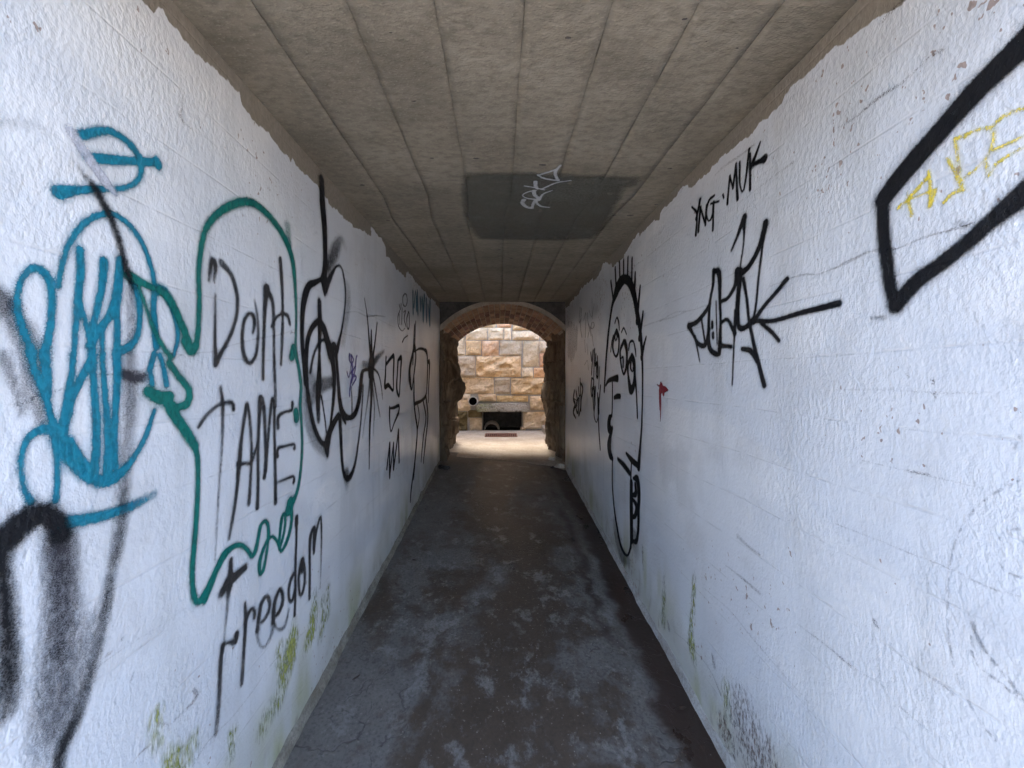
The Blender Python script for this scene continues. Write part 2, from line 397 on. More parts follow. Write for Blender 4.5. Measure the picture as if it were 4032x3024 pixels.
ys = np.concatenate([np.linspace(4.85, 6.1, 50), np.linspace(6.13, YW + 0.06, 30)]); xs = np.linspace(-2.95, 2.95, 90)
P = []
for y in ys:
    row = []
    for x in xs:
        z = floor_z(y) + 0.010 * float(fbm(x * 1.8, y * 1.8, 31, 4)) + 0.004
        e = (y - (5.27 - 0.34 * x) - 0.10 * float(fbm(x * 3, 0.5, 3, 3)) - 0.06) / 0.10       # pale edge slanted to imitate the daylight boundary, feathered onto the darker floor
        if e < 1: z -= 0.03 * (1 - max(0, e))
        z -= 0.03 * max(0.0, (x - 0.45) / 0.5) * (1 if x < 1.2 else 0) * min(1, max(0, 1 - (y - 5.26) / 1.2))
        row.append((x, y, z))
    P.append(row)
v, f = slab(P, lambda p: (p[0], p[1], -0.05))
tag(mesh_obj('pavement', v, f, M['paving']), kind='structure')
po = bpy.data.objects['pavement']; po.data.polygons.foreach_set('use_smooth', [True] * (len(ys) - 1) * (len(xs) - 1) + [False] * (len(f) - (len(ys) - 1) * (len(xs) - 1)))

# ------------------------------------------------------------------ painted side walls
def side_wall(name, X, sgn, seed, mat, label):
    NY, NZ = 400, 170
    ys = np.linspace(Y0, Y1 + 0.02, NY); w = np.linspace(0, 1, NZ)
    fl = 0.011 + 0.082 * ys - 0.07; ce = 2.5257 + 0.0222 * ys + 0.03
    Yg = np.repeat(ys[:, None], NZ, 1); Zg = fl[:, None] + (ce - fl)[:, None] * w[None]
    Xg = X + sgn * wall_relief(Yg, Zg, seed)
    G = np.stack([Xg, Yg, Zg], -1); P = [[tuple(q) for q in row] for row in G.tolist()]
    v, f = slab(P, lambda p: (X - sgn * 0.28, p[1], p[2]))
    if sgn < 0: pass
    o = mesh_obj(name, v, f, mat); me = o.data
    n = (NY - 1) * (NZ - 1); me.polygons.foreach_set('use_smooth', [True] * n + [False] * (len(f) - n))
    if sgn > 0: me.flip_normals()
    c, dirt, thr, bare = wall_wash(Yg, Zg, seed)
    extra = len(v) - NY * NZ
    col = np.ones((len(v), 4), np.float32); col[:NY * NZ, :3] = c.reshape(-1, 3); col[NY * NZ:, :3] = 0.5
    at = me.attributes.new('wash', 'FLOAT_COLOR', 'POINT'); at.data.foreach_set('color', col.ravel())
    for nm, a in (('dirt', dirt), ('chip', thr), ('bare', bare)):
        at = me.attributes.new(nm, 'FLOAT', 'POINT'); at.data.foreach_set('value', np.concatenate([a.ravel(), np.ones(extra)]).astype(np.float32))
    return tag(o, label, 'wall')
wall_l = side_wall('concrete_wall', XL, 1, 11, M['wall_left'], 'white painted concrete wall with teal figure and freedom lettering')
wall_r = side_wall('concrete_wall', XR, -1, 23, M['wall_right'], 'white painted concrete wall with tall face drawing and sharp black tags')

def fillet(X, sgn, seed, parent):
    ys = np.linspace(Y0 + 0.005, Y1 - 0.005, 260); verts = []; faces = []
    for i, y in enumerate(ys):
        fz = floor_z(y) - (0.045 if sgn < 0 else -0.02)
        h = 0.040 + 0.06 * float(fbm(y * 6, 0.3, seed, 4)); d = 0.015 + 0.02 * float(fbm(y * 5, 4.3, seed, 4))
        prof = [(-0.03, h + 0.02), (0.006 + 0.25 * d * 0.3, h), (d * 0.45, h * 0.72), (d * 0.8, h * 0.42), (d * 1.15, 0.012), (d * 1.3, -0.05), (-0.03, -0.05)]
        for (a, b) in prof:
            jx = 0.006 * float(fbm(y * 22, b * 60, seed + 3, 2))
            verts.append((X + sgn * (a + jx), y, fz + b))
    n = 7
    for i in range(len(ys) - 1):
        for j in range(n): faces.append((i*n+j, i*n+(j+1)%n, (i+1)*n+(j+1)%n, (i+1)*n+j))
    faces.append(tuple(range(n))); faces.append(tuple((len(ys)-1)*n + j for j in range(n)))
    o = mesh_obj('skirting', verts, faces, M['skirting'], parent, smooth=True)
    return tag(o, 'grimy cement fillet along the foot of the wall')
fillet(XL, 1, 41, wall_l); fillet(XR, -1, 47, wall_r).data.materials[0] = make_concrete('washed_fillet', (0.30, 0.28, 0.25), (0.50, 0.49, 0.47), 0.85, 9, 0.6)

# ------------------------------------------------------------------ ceiling cast against boards
bm = bmesh.new()
add_box(bm, XL - 0.27, XR + 0.27, Y0, Y1 + 0.02, 0, 1)
for vtx in bm.verts: vtx.co.z = ceil_z(vtx.co.y) + 0.014 + (0.4 if vtx.co.z > 0.5 else 0)
ceiling = tag(bm_obj('ceiling', bm, M['joint']), kind='structure')
def ceiling_panel(x0, x1, ya, yb, seed, s0, s1):
    ny = int((yb - ya) / 0.035); nx = 8
    lift = (-0.0008, 0.0006, -0.0003, 0.0009, -0.0006, 0.0004, -0.0009, 0.0007, 0.0)[seed % 20 % 9]; P = []
    for i in range(ny + 1):
        y = ya + (yb - ya) * i / ny; row = []
        q_ = min(1, max(0, (y - 2.05) / 0.3)); sh0 = s0 * q_; sh1 = s1 * q_
        e0 = x0 + sh0 + 0.0005 + 0.0045 * float(fbm(y * 9, 1.1, seed, 3)); e1 = x1 + sh1 - 0.0005 + 0.0045 * float(fbm(y * 9, 7.7, seed + 5, 3))
        for j in range(nx + 1):
            t = j / nx; x = e0 + (e1 - e0) * t
            z = ceil_z(y) + lift + 0.004 * float(fbm(x * 6, y * 6, seed, 3))
            if j in (0, nx): z += 0.0010
            row.append((x, y, z))
        P.append(row)
    v, f = slab(P, lambda p: (p[0], p[1], ceil_z(p[1]) + 0.013))
    o = mesh_obj('concrete_panel', v, f, M['ceiling'], ceiling)
    n = ny * nx; o.data.polygons.foreach_set('use_smooth', [True] * n + [False] * (len(f) - n))
jx = [XL - 0.02, -0.625, -0.385, -0.165, 0.062, 0.285, 0.505, 0.715, XR + 0.02]
for k in range(len(jx) - 1):
    s0 = 0 if k == 0 else -0.035; s1 = 0 if k == len(jx) - 2 else -0.035
    ceiling_panel(jx[k], jx[k+1], Y0, Y1, 60 + k, s0, s1)

# ------------------------------------------------------------------ end of the passage: blackened stone, brick arch, rock jambs
ACX, AR, HALF = 0.04, 1.147, 0.82
def arch_crown(y): return 2.613 - 0.006 * (y - Y1)
def arch_z(x, y, r=AR):
    return arch_crown(y) - AR + math.sqrt(max(0.0, r * r - (x - ACX) ** 2))
A0 = math.asin(HALF / AR)

# spandrel wall above the arch, jambs beside it
bm = bmesh.new()
ang = np.linspace(-A0 * 1.12, A0 * 1.12, 41); r = AR + 0.07
ring = [(ACX + r * math.sin(a), arch_crown(Y1) - AR + r * math.cos(a)) for a in ang]
left_x, right_x = XL - 0.02, XR + 0.02
ring = [(min(max(x, left_x), right_x), z) for x, z in ring]
fr = []
for (x, z) in ring:
    j = 0.012 * float(fbm(x * 9, z * 9, 77, 3))
    fr.append((bm.verts.new((x, Y1 + 0.015 + j, z)), bm.verts.new((x, Y1 + 0.02 - j, max(z + 0.002, ceil_z(Y1) + 0.3))),
               bm.verts.new((x, Y1 + 0.16, z)), bm.verts.new((x, Y1 + 0.16, max(z + 0.002, ceil_z(Y1) + 0.3)))))
for a, b in zip(fr[:-1], fr[1:]):
    bm.faces.new((a[0], b[0], b[1], a[1])); bm.faces.new((a[2], a[3], b[3], b[2])); bm.faces.new((a[0], a[2], b[2], b[0])); bm.faces.new((a[1], b[1], b[3], a[3]))
bm.faces.new((fr[0][0], fr[0][1], fr[0][3], fr[0][2])); bm.faces.new((fr[-1][0], fr[-1][2], fr[-1][3], fr[-1][1]))
o = bm_obj('end_wall', bm, M['soot'])
tag(o, 'sooty blackened stone wall filling the corners above the brick arch', 'wall')

arch = tag(empty('brick_arch', (ACX, Y1, arch_crown(Y1) - AR)), 'low brown brick arch over the far opening', 'arch')
def arch_local(a, rr, y): return (rr * math.sin(a), y - Y1, rr * math.cos(a) + arch_crown(y) - arch_crown(Y1))
# mortar body behind the bricks
verts = []; faces = []; na = 60
for y in (Y1 + 0.03, YB + 0.15):
    for rr in (AR + 0.012, AR + 0.30):
        for i in range(na + 1):
            verts.append(arch_local(-A0 * 1.04 + 2.08 * A0 * i / na, rr, y))
n = na + 1
for i in range(na):
    faces += [(i, i+1, 2*n+i+1, 2*n+i), (n+i, 3*n+i, 3*n+i+1, n+i+1), (i, n+i, n+i+1, i+1), (2*n+i, 2*n+i+1, 3*n+i+1, 3*n+i)]
faces += [(0, 2*n, 3*n, n), (na, n+na, 3*n+na, 2*n+na)]
mesh_obj('arch_core', verts, faces, M['mortar'], arch)
# bricks, one by one, eight rings deep
NB, NR = 23, 8
brick_meshes = []
for b in range(6):
    bm = bmesh.new(); w = 2 * A0 * AR / NB * 0.5 - 0.005; l = (YB - Y1) / NR * 0.5 - 0.006
    vs = add_box(bm, -w, w, -l, l, -0.004, 0.08)
    bmesh.ops.bevel(bm, geom=[e for e in bm.edges if all(q.co.z < 0.01 for q in e.verts)], offset=0.006, segments=1, affect='EDGES')
    for q in bm.verts: q.co += Vector((random.uniform(-1, 1), random.uniform(-1.5, 1.5), random.uniform(-1, 1))) * 0.0022
    me = bpy.data.meshes.new('brick'); bmesh.ops.recalc_face_normals(bm, faces=bm.faces); bm.to_mesh(me); bm.free(); me.materials.append(M['brick']); brick_meshes.append(me)
for rrow in range(NR):
    y = Y1 + 0.035 + (rrow + 0.5) * (YB - Y1) / NR
    off = 0.5 if rrow % 2 else 0.0
    for k in range(NB):
        a = -A0 + 2 * A0 * (k + 0.5) / NB
        o = bpy.data.objects.new('brick', random.choice(brick_meshes)); link(o, arch)
        depth = random.uniform(-0.006, 0.005)
        o.location = arch_local(a, AR + depth, y); o.rotation_euler = (random.uniform(-.02, .02), a, random.uniform(-.012, .012))
        if rrow in (0, 1) or random.random() < 0.28: g = random.uniform(0.9, 1.35); o.color = (g * 1.15, g * 1.15, g * 1.05, 1)       # limewashed front courses
        else: g = random.uniform(0.42, 0.95); o.color = (g, g * random.uniform(0.8, 0.98), g * random.uniform(0.78, 0.98), 1)

# rock jambs: rough faces following a profile from the passage wall to the yard
def jamb(sgn, xs_profile, seed, bulge, label):
    # profile in plan: list of (x, y); z from below floor to above springing
    pts = []
    for (xa, ya), (xb, yb) in zip(xs_profile[:-1], xs_profile[1:]):
        m = max(2, int(math.hypot(xb - xa, yb - ya) / 0.024))
        for i in range(m): pts.append((xa + (xb - xa) * i / m, ya + (yb - ya) * i / m))
    pts.append(xs_profile[-1])
    L = np.cumsum([0] + [math.hypot(b[0] - a[0], b[1] - a[1]) for a, b in zip(pts[:-1], pts[1:])])
    nz_ = 110; P = []
    for i, (x, y) in enumerate(pts):
        row = []
        for j in range(nz_ + 1):
            z = 0.25 + (2.52 - 0.25) * j / nz_
            s = float(L[i])
            rdg = abs(float(fbm(s * 2.2 + z * 0.8, z * 1.1, seed, 4))) * 2
            d = 0.06 * (float(fbm(s * 3.1, z * 1.7, seed, 5)) * 2) + 0.07 * (0.4 - rdg) + 0.075 * float(fbm(s * 11, z * 4, seed + 9, 3))
            d += 0.075 * (round(float(fbm(s * 4.2 + z, z * 2.4, seed + 4, 2)) * 6) / 6)
            zc = z / 0.31 + 0.25 * float(fbm(s * 3, z * 2, seed + 6, 2)); sc_ = s / 0.42 + 0.5 * (math.floor(zc) % 2) + 0.3 * float(fbm(z * 4, s * 3, seed + 8, 2))
            d += 0.05 * (float(_hash(np.array([math.floor(sc_)]), np.array([math.floor(zc)]), seed)[0]) - 0.5)
            if min(zc % 1, sc_ % 1) < 0.07: d -= 0.022
            d += bulge(x, y, z)
            fade = min(1, s / 0.10) * min(1, max(0, (L[-1] - s) / 0.3))
            zf = min(1.0, max(0.0, (2.46 - z) / 0.2))
            row.append((x + (1 if sgn < 0 else -1) * d * fade * zf, y, z))
        P.append(row)
    v, f = slab(P, lambda p: (sgn * 1.16 if sgn < 0 else 1.24, min(max(p[1], Y1 + 0.03), YB + 0.1), p[2]))
    o = mesh_obj('rock_jamb', v, f, M['rock'])
    bm = bmesh.new(); bm.from_mesh(o.data); bmesh.ops.recalc_face_normals(bm, faces=bm.faces); bm.to_mesh(o.data); bm.free()
    o.color = (1, 1, 1, 1)
    return tag(o, label, 'rock')
def g(a, s): return math.exp(-(a / s) ** 2)
def bulge_l(x, y, z):
    b = 0.13 * g(y - 6.35, 0.42) * g(z - 1.52, 0.27)
    b += 0.06 * g(y - 6.8, 0.25) * g(z - 0.95, 0.32) - 0.05 * g(y - 5.9, 0.5) * g(z - 0.85, 0.3) - 0.04 * g(y - 6.6, .3) * g(z - 1.98, .16)
    return b
def bulge_r(x, y, z):
    return 0.05 * g(y - 6.3, 0.5) * g(z - 0.9, 0.35) + 0.07 * g(y - 6.8, 0.3) * g(z - 1.95, 0.18) + 0.03 * g(y - 6.6, .4) * g(z - 1.4, .3) - 0.03 * g(y - 6.2, .5) * g(z - .55, .2)
jamb(-1, [(XL - 0.10, Y1 + 0.03), (XL + 0.045, Y1 + 0.05), (-0.79, 5.7), (-0.775, 6.3), (-0.80, 6.95), (-0.95, YB + 0.12), (-1.14, YB + 0.13)], 101, bulge_l, 'rough brown rock jamb under the left end of the brick arch')
jamb(1, [(XR + 0.10, Y1 + 0.03), (XR - 0.02, Y1 + 0.05), (0.875, 5.7), (0.85, 6.3), (0.86, 6.95), (1.0, YB + 0.12), (1.2, YB + 0.13)], 131, bulge_r, 'craggy brown rock jamb under the right end of the brick arch')

# yard face of the passage
bm = bmesh.new()
add_box(bm, -2.92, -1.16, YB + 0.10, YB + 0.22, 0.2, TOP + 0.03); add_box(bm, 1.22, 2.92, YB + 0.10, YB + 0.22, 0.2, TOP + 0.03)
add_box(bm, -1.16, 1.22, YB + 0.16, YB + 0.22, 2.75, TOP + 0.03)
tag(bm_obj('portal_wall', bm, M['stone']), 'sandstone face of the passage towards the yard', 'wall')

# ------------------------------------------------------------------ retaining wall of rock-faced sandstone
TINT = {'cream': (1.0, .97, .93), 'tan': (.92, .84, .74), 'red': (.90, .66, .56), 'ochre': (.96, .84, .68), 'white': (1.1, 1.08, 1.04), 'grey': (.86, .85, .82),
        'slate': (.74, .72, .71), 'pink': (1.02, .83, .74), 'lichen': (.82, .81, .80), 'sand': (1.08, .94, .77), 'rust': (.95, .72, .57), 'yellow': (1.0, .89, .66), 'moss': (.24, .23, .16)}
STONES = [
 (-1.191, 2.737, -0.472, 3.061, 'cream', 0.8),
 (-0.452, 2.737, -0.092, 3.061, 'tan', 0.8),
 (-0.066, 2.737, 0.257, 3.061, 'red', 0.8),
 (0.288, 2.675, 0.884, 3.061, 'ochre', 0.8),
 (0.904, 2.455, 1.5, 3.061, 'cream', 0.7),
 (-1.335, 2.521, -0.78, 2.722, 'grey', 0.8),
 (-0.76, 2.458, -0.275, 2.722, 'cream', 1),
 (-0.256, 2.455, 0.083, 2.727, 'white', 1.2),
 (0.098, 2.458, 0.255, 2.727, 'white', 0.6),
 (0.278, 2.455, 0.884, 2.66, 'cream', 1.4),
 (-1.273, 2.113, -0.775, 2.506, 'grey', 0.6),
 (-0.76, 2.118, -0.415, 2.444, 'ochre', 0.8),
 (-0.4, 2.105, -0.02, 2.439, 'pink', 1.1),
 (-0.006, 2.103, 0.488, 2.434, 'lichen', 0.7),
 (0.514, 1.861, 0.871, 2.434, 'grey', 0.5),
 (0.886, 2.175, 1.325, 2.434, 'lichen', 0.7),
 (0.886, 1.864, 1.325, 2.16, 'red', 0.9),
 (-1.335, 1.636, -0.547, 2.093, 'slate', 0.8),
 (-0.532, 1.633, 0.475, 2.093, 'sand', 1.7),
 (0.493, 1.616, 0.742, 1.843, 'white', 0.8),
 (0.76, 1.616, 1.325, 1.843, 'rust', 0.9),
 (-1.376, 1.258, -0.131, 1.621, 'tan', 1.1),
 (-0.117, 1.258, 0.228, 1.607, 'slate', 0.6),
 (0.252, 1.244, 1.325, 1.603, 'ochre', 1.2),
 (-1.376, 0.876, -0.657, 1.246, 'cream', 1.1),
 (-0.482, 1.085, -0.08, 1.246, 'tan', 0.9),
 (-0.069, 1.08, 0.632, 1.215, 'yellow', 1.2),
 (0.673, 0.892, 1.325, 1.205, 'tan', 0.9),
 (-1.376, 0.429, -0.724, 0.856, 'moss', 1.5),
 (-0.708, 0.727, -0.398, 0.892, 'moss', 1.2),
 (-0.672, 0.429, -0.398, 0.714, 'lichen', 1.2),
 (0.519, 0.476, 1.325, 0.85, 'cream', 1.4),
]

ret = tag(empty('retaining_wall', (0, YW + 0.3, 0.4)), 'tall sandstone block wall facing the arch across the yard', 'wall')
ro = Vector(ret.location)
def wtop(x): return 3.95 - 0.12 * x
def block(x0, z0, x1, z1, tint, rough, name='stone', depth=0.05, seed=0):
    nx = max(4, int((x1 - x0) / 0.05)); nz = max(4, int((z1 - z0) / 0.05)); nx = min(int(nx * 1.6), 28); nz = min(int(nz * 1.6), 18)
    P = []
    for i in range(nx + 1):
        row = []
        for j in range(nz + 1):
            u, w = i / nx, j / nz
            x = x0 + (x1 - x0) * u; z = z0 + (z1 - z0) * w
            ex = min(u, 1 - u) * (x1 - x0); ez = min(w, 1 - w) * (z1 - z0); e = min(1.0, min(ex, ez) / 0.045)
            n1 = float(fbm(x * 4.5 + seed, z * 4.5, seed, 4)); n2 = abs(float(fbm(x * 3.2 + z * 2.0, z * 5 - x * 2.4, seed + 7, 3)))
            n3 = float(fbm(x * 2.6 + z * 3 + seed, z * 6 - x * 2, seed + 3, 2)); n3 = round(n3 * 9) / 9
            d = e ** 0.6 * (0.026 + rough * (0.085 * n1 + 0.13 * (0.22 - n2) + 0.07 * n3))
            jx_ = 0.005 * float(fbm(x * 14, z * 14, seed + 2, 2)) * (1 if e < .2 else 0); 
            row.append((x + jx_, YW - max(-0.004, d), z - jx_))
        P.append(row)
    v, f = slab(P, lambda p: (p[0], YW + 0.12, p[2]))
    v = [(a - ro.x, b - ro.y, c - ro.z) for a, b, c in v]
    o = mesh_obj(name, v, f, M['stone'], ret)
    o.color = (*TINT[tint], 1)
    return o
for i, (x0, z0, x1, z1, t, rg) in enumerate(STONES): block(x0, z0, x1, z1, t, rg, seed=200 + i * 13)
# courses out of the camera's straight view
rnd = random.Random(5)
for side in (-1, 1):
    z = 0.44
    while z < 2.98:
        hh = rnd.choice((0.27, 0.33, 0.41)); x = 1.345 if side > 0 else -2.9
        xe = 2.9 if side > 0 else -1.39
        while x < xe - 0.05:
            w = min(rnd.uniform(0.35, 0.8), xe - x); block(x, z, x + w - 0.018, min(z + hh, 3.055), rnd.choice(('cream', 'tan', 'ochre', 'grey', 'sand')), 1.0, seed=rnd.randint(0, 9999)); x += w
        z += hh + 0.016
for row in range(4):
    z = 3.07 + row * 0.325; x = -2.9
    while x < 2.85:
        w = min(rnd.uniform(0.35, 0.85), 2.9 - x); block(x, z, x + w - 0.018, z + 0.31, rnd.choice(('cream', 'tan', 'ochre', 'grey', 'white')), 1.0, seed=rnd.randint(0, 9999)); x += w
# mortar backing with the culvert mouth left open
WS = YW / 8.15
def wz(z): return 1.6 + (z - 1.6) * WS
OX0, OX1, OZ1 = -0.372 * WS, 0.48 * WS, wz(0.885)
bm = bmesh.new()
def rb(x0, x1, y0, y1, z0, z1): add_box(bm, x0 - ro.x, x1 - ro.x, y0 - ro.y, y1 - ro.y, z0 - ro.z, z1 - ro.z)
rb(-2.92, OX0 - 0.0, YW + 0.008, YW + 0.6, 0.3, OZ1 + 0.02); rb(OX1, 2.92, YW + 0.008, YW + 0.6, 0.3, OZ1 + 0.02)
rb(-2.92, 2.92, YW + 0.008, YW + 0.6, OZ1 + 0.02, 4.36)
bm_obj('mortar_bed', bm, M['joint_mortar'], ret)
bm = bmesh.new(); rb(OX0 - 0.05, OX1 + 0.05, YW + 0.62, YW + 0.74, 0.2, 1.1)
tag(bm_obj('culvert_back', bm, M['soot'], ret), 'dark back of the culvert mouth')  # recess back takes the dark stone colour
# lintel slab, mossy
bm = bmesh.new(); add_box(bm, -0.506 * WS - ro.x, 0.604 * WS - ro.x, YW - 0.13 - ro.y, YW + 0.1 - ro.y, wz(0.897) - ro.z, wz(1.068) - ro.z)
bmesh.ops.bevel(bm, geom=list(bm.edges), offset=0.03, segments=2, affect='EDGES')
bmesh.ops.subdivide_edges(bm, edges=[e for e in bm.edges if e.calc_length() > 0.2], cuts=9, use_grid_fill=True)
for q in bm.verts:
    nn = mnoise.noise(q.co * 7); q.co += Vector((0, -0.014 * nn, 0.010 * mnoise.noise(q.co * 5 + Vector((3, 3, 3)))))
T = Nt('mossy_lintel', 0.9); n = T.noise(7, 5, 0.65); n2 = T.noise(30, 4, 0.65); x = T.sep()[0]
c = T.mix(T.ramp(n2, 0.35, 0.7), (0.50, 0.46, 0.40), (0.30, 0.26, 0.21)); c = T.mix(T.ramp(n, 0.52, 0.64, 0, 0.85), c, (0.12, 0.10, 0.085))
c = T.mix(T.math('MULTIPLY', T.ramp(n2, 0.42, 0.6), T.ramp(x, -0.5, 0.15, 0.85, 0)), c, (0.24, 0.28, 0.10)); T.set('Base Color', c); T.set('Normal', T.bump(n2, 0.8, 0.015))
tag(bm_obj('lintel', bm, T.m, ret), 'mossy pale stone lintel over the culvert mouth')
block(0.44 * WS, wz(0.50), 0.548 * WS, wz(0.566), 'tan', 0.5, seed=901)

def tube(name, ro_, ri, length, mat, parent=None, seg=32):
    verts = []; faces = []
    for (r_, yy) in ((ro_, 0), (ro_, length), (ri, length), (ri, 0)):
        for k in range(seg):
            t = 2 * math.pi * k / seg; verts.append((r_ * math.cos(t), yy, r_ * math.sin(t)))
    for s in range(4):
        for k in range(seg): faces.append((s*seg+k, s*seg+(k+1)%seg, ((s+1)%4)*seg+(k+1)%seg, ((s+1)%4)*seg+k))
    o = mesh_obj(name, verts, faces, mat, parent); 
    o.data.polygons.foreach_set('use_smooth', [True] * len(faces)); o.data.update()
    return o
pipe = tube('drain_pipe', 0.106, 0.086, 0.62, M['pvc']); pipe.location = (-0.553 * WS, YW - 0.24, wz(1.130)); pipe.rotation_euler = (rad(-5), 0, rad(4))
tag(pipe, 'round grey drain pipe stub poking out of the stone wall', 'pipe')
bore = tube('bore_shade_lining', 0.0856, 0.0846, 0.58, M['dark'], pipe); bore.location = (0, 0.012, 0)  # added black lining, paints the shade inside the pipe
bm = bmesh.new(); bmesh.ops.create_circle(bm, cap_ends=True, radius=0.0846, segments=32)
for q in bm.verts: q.co = Vector((q.co.x, 0.21, q.co.y))
bm_obj('bore_shade_disc', bm, M['dark'], pipe)  # added black disc, covers the mortar and stands for the shaded depth
cp = tube('culvert_pipe', 0.185, 0.145, 0.5, M['joint_mortar']); cp.location = (-0.18 * WS, YW + 0.22, wz(0.47))
tag(cp, 'concrete pipe end half buried in the dark culvert mouth', 'pipe')
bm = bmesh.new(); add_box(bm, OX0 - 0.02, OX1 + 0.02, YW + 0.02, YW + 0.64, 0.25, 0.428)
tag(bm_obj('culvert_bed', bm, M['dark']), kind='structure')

# yard details: kerb, grate, cracks in the slab
bm = bmesh.new(); add_box(bm, 0.925, 1.5, 7.92, 8.53, 0.38, 0.565)
bmesh.ops.bevel(bm, geom=[e for e in bm.edges if all(q.co.z > 0.5 for q in e.verts)], offset=0.012, segments=2, affect='EDGES')
tag(bm_obj('kerb', bm, M['paving']), 'pale concrete kerb block at the foot of the stone wall', 'kerb')

gy0, gy1, gx0, gx1 = 7.62, 8.02, -0.30, 0.35
gz = floor_z(7.8) + 0.012
gr = tag(empty('drain_grate', (0.02, 7.82, gz)), 'rusty iron drain grate set in the pale yard paving', 'grate')
bm = bmesh.new()
for (a, b, c_, d) in ((gx0, gx1, gy0, gy0 + .025), (gx0, gx1, gy1 - .025, gy1), (gx0, gx0 + .025, gy0 + .025, gy1 - .025), (gx1 - .025, gx1, gy0 + .025, gy1 - .025)):
    add_box(bm, a - 0.02, b - 0.02, c_ - 7.82, d - 7.82, -0.02, 0.010)
bm_obj('frame', bm, M['iron'], gr)
bm = bmesh.new(); add_box(bm, gx0 - 0.015, gx1 - 0.025, gy0 - 7.815, gy1 - 7.825, -0.03, -0.006); bm_obj('sump_shade', bm, M['dark'], gr)  # black slab painted as the shaded pit under the bars
bm0 = bmesh.new(); add_box(bm0, -0.010, 0.010, gy0 + .025 - 7.82, gy1 - .025 - 7.82, -0.005, 0.008); bar = None
for k in range(15):
    xx = gx0 + 0.05 + (gx1 - gx0 - 0.1) * k / 14 - 0.02
    if bar is None: bar = bm_obj('bar', bm0, M['iron'], gr); o = bar
    else: o = bar.copy(); link(o, gr)
    o.location = (xx, 0, 0)

